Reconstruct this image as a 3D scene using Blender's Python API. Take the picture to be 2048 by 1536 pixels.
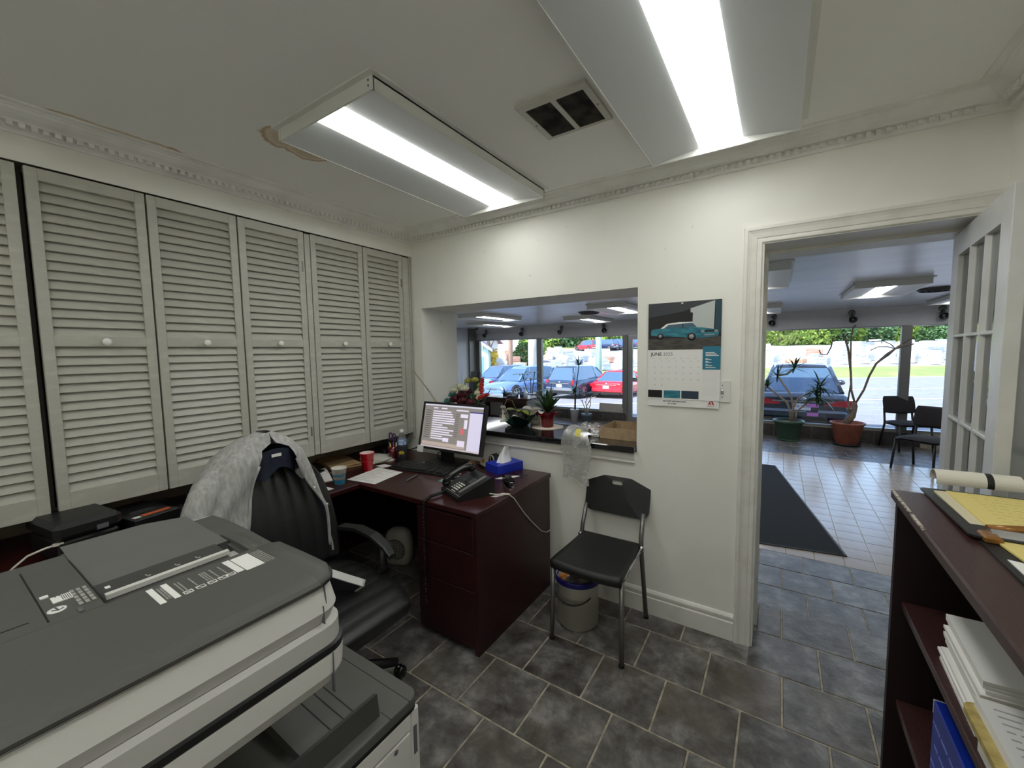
import bpy, bmesh, math, random
from mathutils import Vector, Matrix, Euler
R = math.radians
random.seed(7)
for o in list(bpy.data.objects): bpy.data.objects.remove(o)
SC = bpy.context.scene
COL = SC.collection

# ------------------------------------------------------------------ camera
def cam_axes(yaw, pitch, roll):
    cy, sy, cp, sp = math.cos(yaw), math.sin(yaw), math.cos(pitch), math.sin(pitch)
    f = Vector((-sy*cp, cy*cp, sp)); r = Vector((cy, sy, 0)); u = r.cross(f)
    c, s = math.cos(roll), math.sin(roll)
    return r*c + u*s, u*c - r*s, f
_r, _u, _f = cam_axes(0.5808, -0.0785, -0.0153)
cd = bpy.data.cameras.new('camera'); cam = bpy.data.objects.new('camera', cd); COL.objects.link(cam)
cd.sensor_width = 36; cd.sensor_fit = 'HORIZONTAL'; cd.lens = 817.6776*36/2048
cd.clip_start = .03; cd.clip_end = 600
m = Matrix.Identity(4)
for i in range(3):
    m[i][0], m[i][1], m[i][2] = _r[i], _u[i], -_f[i]
m[0][3], m[1][3], m[2][3] = 2.5027, -2.3628, 1.55
cam.matrix_world = m
SC.camera = cam

# ------------------------------------------------------------------ sky, sun, exposure
W = bpy.data.worlds.new('sky'); SC.world = W; W.use_nodes = True
wn = W.node_tree.nodes; wl = W.node_tree.links
sky = wn.new('ShaderNodeTexSky'); sky.sky_type = 'NISHITA'; sky.sun_disc = False
sky.sun_elevation = R(48); sky.sun_rotation = R(180); sky.air_density = 1.0; sky.dust_density = 0.6; sky.altitude = 100
bg = wn['Background']; bg.inputs['Strength'].default_value = SKY = 0.40
wl.new(sky.outputs[0], bg.inputs['Color'])
sd = bpy.data.lights.new('sun', 'SUN'); sd.energy = 5.5; sd.angle = R(0.6); sd.color = (1, .965, .9)
so = bpy.data.objects.new('sun', sd); COL.objects.link(so)
so.rotation_euler = Vector((0.18, 1.0, -1.15)).to_track_quat('-Z', 'Y').to_euler()
so.location = (0, -10, 20)
SC.view_settings.view_transform = 'Standard'; SC.view_settings.look = 'None'
SC.view_settings.gamma = 1; SC.view_settings.use_curve_mapping = False
SC.view_settings.exposure = 0.70
TUBE_OFFICE, TUBE_SHOW = 7.0, 9.0
SC.cycles.diffuse_bounces = 8; SC.cycles.max_bounces = 16; SC.cycles.transparent_max_bounces = 16

# ------------------------------------------------------------------ mesh builder
class MB:
    def __init__(s): s.v = []; s.f = []; s.mi = []; s.sm = []
    def add(s, vs, fs, mi=0, smooth=False, M=None):
        o = len(s.v)
        for p in vs:
            p = Vector(p)
            s.v.append(tuple(M @ p) if M is not None else tuple(p))
        for f in fs:
            s.f.append(tuple(i+o for i in f)); s.mi.append(mi); s.sm.append(smooth)
        return s
    def box(s, x0, x1, y0, y1, z0, z1, b=0, mi=0, M=None):
        if b <= 0:
            vs = [(x, y, z) for x in (x0, x1) for y in (y0, y1) for z in (z0, z1)]
            return s.add(vs, [(0,1,3,2), (4,6,7,5), (0,4,5,1), (2,3,7,6), (0,2,6,4), (1,5,7,3)], mi, M=M)
        b = min(b, (x1-x0)*.49, (y1-y0)*.49, (z1-z0)*.49)
        X, Y, Z = (x0, x1), (y0, y1), (z0, z1); vs = []; id = {}
        for i in (0,1):
            for j in (0,1):
                for k in (0,1):
                    sx, sy, sz = b*(1-2*i), b*(1-2*j), b*(1-2*k)
                    for a, d in enumerate(((0,sy,sz), (sx,0,sz), (sx,sy,0))):
                        id[i,j,k,a] = len(vs); vs.append((X[i]+d[0], Y[j]+d[1], Z[k]+d[2]))
        fs = []
        for i in (0,1): fs.append([id[i,j,k,0] for j,k in ((0,0),(0,1),(1,1),(1,0))][::(1 if i==0 else -1)])
        for j in (0,1): fs.append([id[i,j,k,1] for i,k in ((0,0),(1,0),(1,1),(0,1))][::(1 if j==0 else -1)])
        for k in (0,1): fs.append([id[i,j,k,2] for i,j in ((0,0),(0,1),(1,1),(1,0))][::(1 if k==0 else -1)])
        for j in (0,1):
            for k in (0,1): fs.append([id[0,j,k,1], id[1,j,k,1], id[1,j,k,2], id[0,j,k,2]][::(1 if j != k else -1)])
        for i in (0,1):
            for k in (0,1): fs.append([id[i,0,k,0], id[i,1,k,0], id[i,1,k,2], id[i,0,k,2]][::(1 if i == k else -1)])
        for i in (0,1):
            for j in (0,1): fs.append([id[i,j,0,0], id[i,j,1,0], id[i,j,1,1], id[i,j,0,1]][::(1 if i != j else -1)])
        for i in (0,1):
            for j in (0,1):
                for k in (0,1): fs.append([id[i,j,k,a] for a in (0,1,2)][::(1 if (i+j+k) % 2 == 0 else -1)])
        return s.add(vs, fs, mi, M=M)
    def poly(s, pts, mi=0, M=None): return s.add(pts, [tuple(range(len(pts)))], mi, M=M)
    def prism(s, poly, ax, a0, a1, mi=0, M=None, smooth=False):
        """2D polygon extruded along axis ax from a0 to a1; poly in the other two axes (in x,y,z order)"""
        def P(p, a):
            q = list(p); q.insert(ax, a); return q
        n = len(poly); vs = [P(p, a0) for p in poly] + [P(p, a1) for p in poly]
        s.add(vs, [(i, (i+1) % n, n+(i+1) % n, n+i) for i in range(n)], mi, smooth, M)
        s.add(vs, [tuple(range(n))[::-1], tuple(range(n, 2*n))], mi, False, M)
        return s
    def loft(s, rings, mi=0, closed=True, cap=True, smooth=True, M=None):
        n = len(rings[0]); vs = [p for r in rings for p in r]; fs = []
        for a in range(len(rings)-1):
            for i in range(n if closed else n-1):
                j = (i+1) % n; fs.append((a*n+i, a*n+j, (a+1)*n+j, (a+1)*n+i))
        s.add(vs, fs, mi, smooth, M)
        if cap and closed:
            s.add(rings[0], [tuple(range(n))[::-1]], mi, False, M); s.add(rings[-1], [tuple(range(n))], mi, False, M)
        return s
    def tube(s, path, r, n=8, mi=0, M=None, cap=True):
        path = [Vector(p) for p in path]; rs = r if isinstance(r, (list, tuple)) else [r]*len(path)
        rings = []; up = None
        for i, p in enumerate(path):
            t = (path[min(i+1, len(path)-1)] - path[max(i-1, 0)])
            t = t.normalized() if t.length > 1e-9 else Vector((0,0,1))
            if up is None:
                up = Vector((0,0,1)) if abs(t.z) < .9 else Vector((1,0,0))
            a = t.cross(up); a = a.normalized() if a.length > 1e-6 else t.orthogonal().normalized()
            up = a.cross(t).normalized()
            rings.append([tuple(p + rs[i]*(a*math.cos(2*math.pi*k/n) + up*math.sin(2*math.pi*k/n))) for k in range(n)])
        return s.loft(rings, mi, cap=cap, M=M)
    def lathe(s, prof, n=24, c=(0,0,0), mi=0, M=None, cap=False, a0=0, flute=0, nf=0):
        rings = []
        for r, z in prof:
            rings.append([(c[0]+(r*(1+flute*math.cos(nf*2*math.pi*k/n)))*math.cos(2*math.pi*k/n+a0), c[1]+(r*(1+flute*math.cos(nf*2*math.pi*k/n)))*math.sin(2*math.pi*k/n+a0), c[2]+z) for k in range(n)])
        return s.loft(rings, mi, cap=cap, M=M)
    def sph(s, c, r, nu=12, nv=8, mi=0, M=None):
        if not isinstance(r, (tuple, list)): r = (r, r, r)
        rings = []
        for a in range(nv+1):
            t = math.pi*a/nv; q = max(math.sin(t), 1e-3)
            rings.append([(c[0]+r[0]*q*math.cos(2*math.pi*k/nu), c[1]+r[1]*q*math.sin(2*math.pi*k/nu), c[2]-r[2]*math.cos(t)) for k in range(nu)])
        return s.loft(rings, mi, M=M)
    def grid(s, fn, nu, nv, mi=0, M=None, smooth=True):
        vs = [fn(i/nu, j/nv) for i in range(nu+1) for j in range(nv+1)]
        fs = [(i*(nv+1)+j, (i+1)*(nv+1)+j, (i+1)*(nv+1)+j+1, i*(nv+1)+j+1) for i in range(nu) for j in range(nv)]
        return s.add(vs, fs, mi, smooth, M)
    def rrect(s, x0, x1, y0, y1, z0, z1, r, n=5, mi=0, M=None, b=0):
        """rounded rectangle slab lying in xy (optionally chamfered top edge)"""
        def ring(d, z):
            out = []
            for cx, cy, a in ((x1-r, y1-r, 0), (x0+r, y1-r, 90), (x0+r, y0+r, 180), (x1-r, y0+r, 270)):
                for k in range(n+1):
                    t = R(a+90*k/n); out.append((cx+(r-d)*math.cos(t), cy+(r-d)*math.sin(t), z))
            return out
        rings = [ring(0, z0), ring(0, z1-b)] + ([ring(b*.3, z1-b*.3), ring(b, z1)] if b else [])
        if not b: rings[1] = ring(0, z1)
        return s.loft(rings, mi, smooth=False, M=M)
    def mesh(s, name, mats):
        me = bpy.data.meshes.new(name); me.from_pydata(s.v, [], s.f)
        for m_ in (mats if isinstance(mats, (list, tuple)) else [mats]): me.materials.append(m_)
        me.polygons.foreach_set('material_index', s.mi); me.polygons.foreach_set('use_smooth', s.sm)
        bm = bmesh.new(); bm.from_mesh(me); bmesh.ops.remove_doubles(bm, verts=bm.verts, dist=1e-6)
        bmesh.ops.recalc_face_normals(bm, faces=bm.faces); bm.to_mesh(me); bm.free()
        me.update(); return me

def TR(x=0, y=0, z=0, rx=0, ry=0, rz=0, s=1):
    return Matrix.Translation((x, y, z)) @ Euler((R(rx), R(ry), R(rz))).to_matrix().to_4x4() @ Matrix.Scale(s, 4)
def obj(name, mb, mats, parent=None, loc=(0,0,0), rot=(0,0,0)):
    me = mb if isinstance(mb, bpy.types.Mesh) else mb.mesh(name, mats)
    o = bpy.data.objects.new(name, me); COL.objects.link(o)
    o.location = loc; o.rotation_euler = rot; o.parent = parent
    return o
def tag(o, label, cat, group=None):
    o['label'] = label; o['category'] = cat
    if group: o['group'] = group
    return o
def thing(name, label, cat, loc=(0,0,0), rz=0, group=None):
    o = bpy.data.objects.new(name, None); COL.objects.link(o); o.empty_display_size = .05
    o.location = loc; o.rotation_euler = (0, 0, R(rz))
    return tag(o, label, cat, group)
def struct(name, mb, mats, parent=None, label=None):
    o = obj(name, mb, mats, parent)
    if parent is None: o['kind'] = 'structure'
    if label: o['label'] = label
    return o
def dup(root, loc, rz=None, label=None, group=None, scale=None):
    r = root.copy(); COL.objects.link(r); r.location = loc
    if rz is not None: r.rotation_euler = (root.rotation_euler[0], root.rotation_euler[1], R(rz))
    if scale: r.scale = scale
    if label: r['label'] = label
    if group: r['group'] = group
    for ch in list(root.children):
        c = ch.copy(); COL.objects.link(c); c.parent = r
        for g in ch.children:
            d = g.copy(); COL.objects.link(d); d.parent = c
    return r
_fonts = {}
def text(name, body, size, mat_, parent=None, M=None, align='LEFT', ext=.0004, bold=0):
    cu = bpy.data.curves.new(name, 'FONT'); cu.body = body; cu.size = size; cu.align_x = align; cu.extrude = ext; cu.resolution_u = 3; cu.offset = bold
    to = bpy.data.objects.new(name, cu); COL.objects.link(to)
    dg = bpy.context.evaluated_depsgraph_get()
    me = bpy.data.meshes.new_from_object(to.evaluated_get(dg)); bpy.data.objects.remove(to); bpy.data.curves.remove(cu)
    me.name = name
    if M is not None: me.transform(M)
    me.materials.clear(); me.materials.append(mat_)
    o = bpy.data.objects.new(name, me); COL.objects.link(o); o.parent = parent
    return o

# ------------------------------------------------------------------ materials
def lin(c): return tuple(((v/255)/12.92 if v/255 <= .04045 else ((v/255+.055)/1.055)**2.4) for v in c[:3])
MATS = {}
def mat(name, c, rough=.5, metal=0, spec=.5, c2=None, ns=8, nd=4, bump=0, bs=60, coat=0, stretch=None, emit=0, alpha=1, rvar=0, rand=None, trans=0, nlo=.35, nhi=.65):
    """principled material; c, c2 sRGB 0..255 mixed by noise (scale ns); bump: noise relief (scale bs)"""
    if name in MATS: return MATS[name]
    m_ = bpy.data.materials.new(name); m_.use_nodes = True; MATS[name] = m_
    n = m_.node_tree.nodes; l = m_.node_tree.links; p = n['Principled BSDF']
    p.inputs['Base Color'].default_value = (*lin(c), 1); p.inputs['Roughness'].default_value = rough
    p.inputs['Metallic'].default_value = metal; p.inputs['Specular IOR Level'].default_value = spec
    p.inputs['Coat Weight'].default_value = coat; p.inputs['Alpha'].default_value = alpha
    p.inputs['Transmission Weight'].default_value = trans
    m_.diffuse_color = (*lin(c), 1)
    tc = None
    def coord():
        nonlocal tc
        if tc is None:
            t = n.new('ShaderNodeTexCoord'); tc = t.outputs['Object']
            if stretch:
                mp = n.new('ShaderNodeMapping'); mp.inputs['Scale'].default_value = stretch; l.new(tc, mp.inputs['Vector']); tc = mp.outputs['Vector']
        return tc
    col = None
    if c2 is not None:
        nz = n.new('ShaderNodeTexNoise'); nz.inputs['Scale'].default_value = ns; nz.inputs['Detail'].default_value = nd
        l.new(coord(), nz.inputs['Vector'])
        mr = n.new('ShaderNodeMapRange'); mr.inputs[1].default_value = nlo; mr.inputs[2].default_value = nhi; l.new(nz.outputs['Fac'], mr.inputs[0])
        mx = n.new('ShaderNodeMix'); mx.data_type = 'RGBA'; l.new(mr.outputs[0], mx.inputs[0])
        mx.inputs[6].default_value = (*lin(c), 1); mx.inputs[7].default_value = (*lin(c2), 1); col = mx.outputs[2]
        if rvar:
            m2 = n.new('ShaderNodeMapRange'); m2.inputs[3].default_value = rough-rvar; m2.inputs[4].default_value = rough+rvar
            l.new(nz.outputs['Fac'], m2.inputs[0]); l.new(m2.outputs[0], p.inputs['Roughness'])
    if rand is not None:     # per-object tint
        oi = n.new('ShaderNodeObjectInfo'); mx = n.new('ShaderNodeMix'); mx.data_type = 'RGBA'; mx.blend_type = 'MIX'
        ml = n.new('ShaderNodeMath'); ml.operation = 'MULTIPLY'; ml.inputs[1].default_value = rand[1]; l.new(oi.outputs['Random'], ml.inputs[0])
        l.new(ml.outputs[0], mx.inputs[0])
        if col is not None: l.new(col, mx.inputs[6])
        else: mx.inputs[6].default_value = (*lin(c), 1)
        mx.inputs[7].default_value = (*lin(rand[0]), 1); col = mx.outputs[2]
    if col is not None: l.new(col, p.inputs['Base Color'])
    if bump:
        nb = n.new('ShaderNodeTexNoise'); nb.inputs['Scale'].default_value = bs; nb.inputs['Detail'].default_value = 5
        l.new(coord(), nb.inputs['Vector'])
        bn = n.new('ShaderNodeBump'); bn.inputs['Strength'].default_value = bump; bn.inputs['Distance'].default_value = .004
        l.new(nb.outputs['Fac'], bn.inputs['Height']); l.new(bn.outputs['Normal'], p.inputs['Normal'])
    if emit:
        p.inputs['Emission Color'].default_value = (*lin(c), 1); p.inputs['Emission Strength'].default_value = emit
    return m_
def glass_mat(name, tint=(1,1,1), refl=.12, rough=.0):
    """thin pane: mostly clear, a little mirror that grows at grazing angles"""
    if name in MATS: return MATS[name]
    m_ = bpy.data.materials.new(name); m_.use_nodes = True; MATS[name] = m_
    n = m_.node_tree.nodes; l = m_.node_tree.links; n.remove(n['Principled BSDF'])
    t = n.new('ShaderNodeBsdfTransparent'); t.inputs[0].default_value = (*tint, 1)
    g = n.new('ShaderNodeBsdfGlossy'); g.inputs['Roughness'].default_value = rough
    lw = n.new('ShaderNodeFresnel'); lw.inputs['IOR'].default_value = 1.3
    ad = n.new('ShaderNodeMath'); ad.operation = 'MULTIPLY_ADD'; ad.inputs[1].default_value = .8; ad.inputs[2].default_value = refl*.3; l.new(lw.outputs[0], ad.inputs[0])
    mx = n.new('ShaderNodeMixShader'); l.new(ad.outputs[0], mx.inputs[0]); l.new(t.outputs[0], mx.inputs[1]); l.new(g.outputs[0], mx.inputs[2])
    l.new(mx.outputs[0], n['Material Output'].inputs[0])
    return m_
def emit_mat(name, c, s):
    if name in MATS: return MATS[name]
    m_ = bpy.data.materials.new(name); m_.use_nodes = True; MATS[name] = m_
    n = m_.node_tree.nodes; l = m_.node_tree.links; n.remove(n['Principled BSDF'])
    e = n.new('ShaderNodeEmission'); e.inputs[0].default_value = (*lin(c), 1); e.inputs[1].default_value = s
    l.new(e.outputs[0], n['Material Output'].inputs[0]); return m_
# ================================================================== materials of the place
M_wall = mat('wall_paint', (238,237,229), .55, c2=(231,229,220), ns=3, nd=6, nlo=.45, nhi=.8, bump=.05, bs=140)
M_trim = mat('trim_paint', (232,230,222), .4, c2=(212,209,198), ns=9, nd=5, nlo=.5, nhi=.85)
M_crown = mat('crown_paint', (238,237,233), .5, c2=(216,213,205), ns=7, nd=6, nlo=.45, nhi=.9)
M_sage = mat('sage_paint', (182,181,170), .42, c2=(196,195,184), ns=11, nd=5, nlo=.5, nhi=.75, stretch=(1,1,3), bump=.05, bs=90)
M_dark = mat('dark_gap', (18,16,14), .9)
M_grout = mat('grout', (188,178,158), .85, c2=(140,132,116), ns=20, bump=.2, bs=200)
M_mahog = mat('mahogany', (62,24,22), .32, c2=(44,15,15), ns=6, stretch=(3,30,30), nd=6, coat=.15)
M_mahogx = mat('mahogany_x', (62,24,22), .32, c2=(44,15,15), ns=6, stretch=(30,3,30), nd=6, coat=.15)
M_mahogz = mat('mahogany_z', (54,20,20), .4, c2=(38,12,13), ns=6, stretch=(30,30,3), nd=6)
M_black = mat('black_plastic', (26,26,27), .42, bump=.08, bs=400)
M_blackg = mat('black_gloss', (16,16,17), .12, coat=.3)
M_white = mat('white_plastic', (226,225,220), .38)
M_paper = mat('paper', (236,235,231), .7)
M_chrome = mat('chrome', (200,200,202), .2, metal=1)
M_grey = mat('grey_metal', (128,127,124), .38, metal=.75)
M_alu = mat('aluminium_frame', (150,150,148), .35, metal=.6)
M_ink = mat('ink_grey', (96,96,100), .8)

def nodes_of(m_): return m_.node_tree.nodes, m_.node_tree.links, m_.node_tree.nodes['Principled BSDF']
def slate_material():
    m_ = bpy.data.materials.new('slate_tile'); m_.use_nodes = True; n, l, p = nodes_of(m_)
    oi = n.new('ShaderNodeObjectInfo'); g = n.new('ShaderNodeNewGeometry')
    va = n.new('ShaderNodeVectorMath'); va.operation = 'MULTIPLY_ADD'
    cmb = n.new('ShaderNodeCombineXYZ'); l.new(oi.outputs['Random'], cmb.inputs[0]); l.new(oi.outputs['Random'], cmb.inputs[1])
    va.inputs[1].default_value = (37, 23, 0); l.new(cmb.outputs[0], va.inputs[0]); l.new(g.outputs['Position'], va.inputs[2])
    nz = n.new('ShaderNodeTexNoise'); nz.inputs['Scale'].default_value = 7; nz.inputs['Detail'].default_value = 8; nz.inputs['Roughness'].default_value = .68; nz.inputs['Distortion'].default_value = .25
    l.new(va.outputs[0], nz.inputs['Vector'])
    cr = n.new('ShaderNodeValToRGB'); l.new(nz.outputs['Fac'], cr.inputs[0])
    e = cr.color_ramp.elements; e[0].position = .34; e[0].color = (*lin((60,54,49)), 1); e[1].position = .66; e[1].color = (*lin((142,140,136)), 1)
    k = e.new(.5); k.color = (*lin((98,95,92)), 1)
    # warm (rust / olive) tint per tile
    n2 = n.new('ShaderNodeTexNoise'); n2.inputs['Scale'].default_value = 2.6; n2.inputs['Detail'].default_value = 4; l.new(va.outputs[0], n2.inputs['Vector'])
    mr = n.new('ShaderNodeMapRange'); mr.inputs[1].default_value = .5; mr.inputs[2].default_value = .72; mr.inputs[4].default_value = .55; l.new(n2.outputs['Fac'], mr.inputs[0])
    tint = n.new('ShaderNodeMix'); tint.data_type = 'RGBA'; tint.blend_type = 'MIX'
    tint.inputs[6].default_value = (*lin((104,86,76)), 1); tint.inputs[7].default_value = (*lin((98,94,76)), 1); l.new(oi.outputs['Random'], tint.inputs[0])
    mx = n.new('ShaderNodeMix'); mx.data_type = 'RGBA'; l.new(mr.outputs[0], mx.inputs[0]); l.new(cr.outputs[0], mx.inputs[6]); l.new(tint.outputs[2], mx.inputs[7])
    br = n.new('ShaderNodeMapRange'); br.inputs[3].default_value = .82; br.inputs[4].default_value = 1.15; l.new(oi.outputs['Random'], br.inputs[0])
    mu = n.new('ShaderNodeMix'); mu.data_type = 'RGBA'; mu.blend_type = 'MULTIPLY'; mu.inputs[0].default_value = 1; l.new(mx.outputs[2], mu.inputs[6]); l.new(br.outputs[0], mu.inputs[7])
    l.new(mu.outputs[2], p.inputs['Base Color'])
    n3 = n.new('ShaderNodeTexNoise'); n3.inputs['Scale'].default_value = 30; n3.inputs['Detail'].default_value = 8; n3.inputs['Roughness'].default_value = .65; n3.inputs['Distortion'].default_value = .6; l.new(va.outputs[0], n3.inputs['Vector'])
    b = n.new('ShaderNodeBump'); b.inputs['Strength'].default_value = .55; b.inputs['Distance'].default_value = .004; l.new(n3.outputs['Fac'], b.inputs['Height']); l.new(b.outputs[0], p.inputs['Normal'])
    p.inputs['Roughness'].default_value = .36; p.inputs['Specular IOR Level'].default_value = .5
    return m_
M_slate = slate_material()
M_beige = mat('beige_tile', (198,186,172), .2, c2=(184,172,160), ns=5, rand=((196,182,166), .7))

def ceiling_material():
    m_ = bpy.data.materials.new('ceiling_paint'); m_.use_nodes = True; n, l, p = nodes_of(m_)
    g = n.new('ShaderNodeNewGeometry')
    nz = n.new('ShaderNodeTexNoise'); nz.inputs['Scale'].default_value = 9; nz.inputs['Detail'].default_value = 6; l.new(g.outputs['Position'], nz.inputs['Vector'])
    dis = n.new('ShaderNodeMix'); dis.data_type = 'VECTOR'; dis.inputs[0].default_value = .08
    l.new(g.outputs['Position'], dis.inputs[4]); l.new(nz.outputs['Color'], dis.inputs[5])
    acc = None
    # water stain at the corner of the lamp: blotches with brown rims; a long thin one by the crown moulding
    for (x, y, sx, sy) in ((.65,-1.33,.10,.09), (.60,-1.20,.07,.10), (.70,-1.14,.06,.10), (.12,-1.75,.03,.22)):
        mp = n.new('ShaderNodeMapping'); mp.vector_type = 'TEXTURE'; mp.inputs['Location'].default_value = (x*.92+.04, y*.92+.04, 2.502*.92+.04); mp.inputs['Scale'].default_value = (sx, sy, .5)
        l.new(dis.outputs[1], mp.inputs['Vector'])
        ln = n.new('ShaderNodeVectorMath'); ln.operation = 'LENGTH'; l.new(mp.outputs[0], ln.inputs[0])
        if acc is None: acc = ln.outputs['Value']
        else:
            mn = n.new('ShaderNodeMath'); mn.operation = 'MINIMUM'; l.new(acc, mn.inputs[0]); l.new(ln.outputs['Value'], mn.inputs[1]); acc = mn.outputs[0]
    cr = n.new('ShaderNodeValToRGB'); l.new(acc, cr.inputs[0]); e = cr.color_ramp.elements
    base = (*lin((242,241,238)), 1)
    e[0].position = 0; e[0].color = (*lin((214,203,180)), 1); e[1].position = 1; e[1].color = base
    for pos, c in ((.45, (214,196,168)), (.7, (226,214,196)), (.86, (186,158,126)), (.93, (228,222,210))):
        q = e.new(pos); q.color = (*lin(c), 1)
    l.new(cr.outputs[0], p.inputs['Base Color']); p.inputs['Roughness'].default_value = .8
    nb = n.new('ShaderNodeTexNoise'); nb.inputs['Scale'].default_value = 260; l.new(g.outputs['Position'], nb.inputs['Vector'])
    b = n.new('ShaderNodeBump'); b.inputs['Strength'].default_value = .12; b.inputs['Distance'].default_value = .002; l.new(nb.outputs['Fac'], b.inputs['Height']); l.new(b.outputs[0], p.inputs['Normal'])
    return m_
M_ceil = ceiling_material()

def wall_material():      # painted plaster with scuffs and a few nail marks low down
    m_ = M_wall; n, l, p = nodes_of(m_)
    g = n.new('ShaderNodeNewGeometry')
    nz = n.new('ShaderNodeTexNoise'); nz.inputs['Scale'].default_value = 14; nz.inputs['Detail'].default_value = 3; l.new(g.outputs['Position'], nz.inputs['Vector'])
    mr = n.new('ShaderNodeMapRange'); mr.inputs[1].default_value = .7; mr.inputs[2].default_value = .76; mr.inputs[4].default_value = .55; l.new(nz.outputs['Fac'], mr.inputs[0])
    src = p.inputs['Base Color'].links[0].from_socket
    mx = n.new('ShaderNodeMix'); mx.data_type = 'RGBA'; l.new(mr.outputs[0], mx.inputs[0]); l.new(src, mx.inputs[6]); mx.inputs[7].default_value = (*lin((176,170,154)), 1)
    l.new(mx.outputs[2], p.inputs['Base Color'])
wall_material()
M_showceil = mat('showroom_ceiling', (226,230,236), .28, c2=(214,218,226), ns=1.2, stretch=(1,6,1), bump=.25, bs=3)
M_showwall = mat('showroom_wall', (206,206,206), .5, c2=(196,196,198), ns=3)
M_curb = mat('curb_tile', (88,82,78), .35, c2=(64,60,58), ns=8, bump=.2, bs=30)
M_glass = glass_mat('window_glass')

# ================================================================== shell
ZC, ZS, YS, YW = 2.502, 2.244, .42, 7.305      # office ceiling, showroom ceiling, far face of the partition, window wall
FS = -.20                                       # showroom floor (one step down)
mb = MB()
for a in ((-5.2,.0992,0,YS,-.2,ZC), (.0992,1.8158,0,YS,-.2,.952), (.0992,1.8158,0,YS,1.9042,ZC), (1.8158,2.40,0,YS,-.2,ZC), (2.40,3.185,0,YS,2.062,ZC), (3.185,6.3,0,YS,-.2,ZC)): mb.box(*a)
struct('wall_back', mb, M_wall)
struct('wall_right', MB().box(3.2023,3.36,-3.4,0,0,ZC), M_wall)
struct('wall_front', MB().box(-.5,3.36,-3.4,-3.25,0,ZC), M_wall)
mb = MB().box(-.5,-.361,-3.25,0,0,.96).box(-.12,-.0045,-3.25,0,2.322,ZC).box(-.5,-.121,-3.25,0,.96,ZC)
struct('wall_left', mb, mat('alcove_wall', (150,140,122), .7, c2=(138,128,112), ns=4))
# fascia above the cabinet doors is painted like the other walls
struct('wall_left_fascia', MB().box(-.004,.0,-3.25,0,2.318,ZC), M_wall)
struct('ceiling', MB().box(-.5,3.36,-3.4,.0,ZC,ZC+.15), M_ceil)
# crown moulding with dentils, mitred round three walls
prof = ((0,2.4187),(.013,2.4187),(.015,2.4255),(.021,2.4285),(.021,2.4495),(.046,2.4515),(.049,2.457),(.058,2.461),(.073,2.468),(.088,2.480),(.094,2.4885),(.099,2.4905),(.1,2.4945),(.124,2.4965),(.126,2.502))
rings = [[(d,-3.25,z) for d,z in prof], [(d,-d,z) for d,z in prof], [(3.2023-d,-d,z) for d,z in prof], [(3.2023-d,-3.25,z) for d,z in prof]]
crown = struct('trim_1', MB().loft(rings, closed=False, cap=False, smooth=False), M_crown)
dm = MB().box(-.0085,.0085,0,.016,-.0085,.0085).mesh('dentil', M_crown)
def dent(x, y, rz):
    o = bpy.data.objects.new('dentil', dm); COL.objects.link(o); o.parent = crown; o.location = (x, y, 2.4395); o.rotation_euler = (0,0,rz)
for i in range(98): dent(.045+.0315*i, -.037, 0)
for i in range(72): dent(.037, -.06-.0315*i, -math.pi/2)
for i in range(16): dent(3.2023-.037, -.06-.0315*i, math.pi/2)
# baseboard
bp = ((0,0),(-.016,0),(-.016,.098),(-.010,.102),(-.010,.112),(-.014,.116),(-.014,.128),(-.006,.140),(0,.143))
struct('baseboard_back', MB().prism(bp, 0, -.3, 2.336), M_trim)
struct('baseboard_right', MB().box(3.188,3.2023,-3.2,-.02,0,.14), M_trim)
# door casing, mitred, and the deep jamb with its stop
cp = ((0,0),(0,.010),(.004,.013),(.014,.013),(.016,.011),(.021,.011),(.024,.014),(.046,.017),(.058,.021),(.062,.024),(.074,.024),(.077,.021),(.079,.012),(.079,0))
rings = [[(2.4154-u,-t,0) for u,t in cp], [(2.4154-u,-t,2.0554+u) for u,t in cp], [(3.2,-t,2.0554+u) for u,t in cp]]
struct('trim_2', MB().loft(rings, smooth=False), M_trim)
mb = MB().box(2.40,2.4235,-.004,.2,0,2.062).box(2.40,2.436,.2,.245,0,2.062).box(2.40,2.428,.245,.425,0,2.06)
mb.box(3.168,3.186,-.004,.425,0,2.062).box(2.4235,3.168,-.004,.2,2.05,2.063).box(2.436,3.168,.2,.245,2.036,2.063)
mb.box(2.436,3.168,.24,.425,2.045,2.063)
struct('trim_3', mb, M_trim)
# trim under the counter of the pass-through
tp = ((0,.885),(-.012,.885),(-.016,.893),(-.008,.898),(-.008,.908),(-.013,.912),(-.013,.952),(0,.952))
struct('trim_4', MB().prism(tp, 0, .1, 1.806), M_trim)

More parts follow.
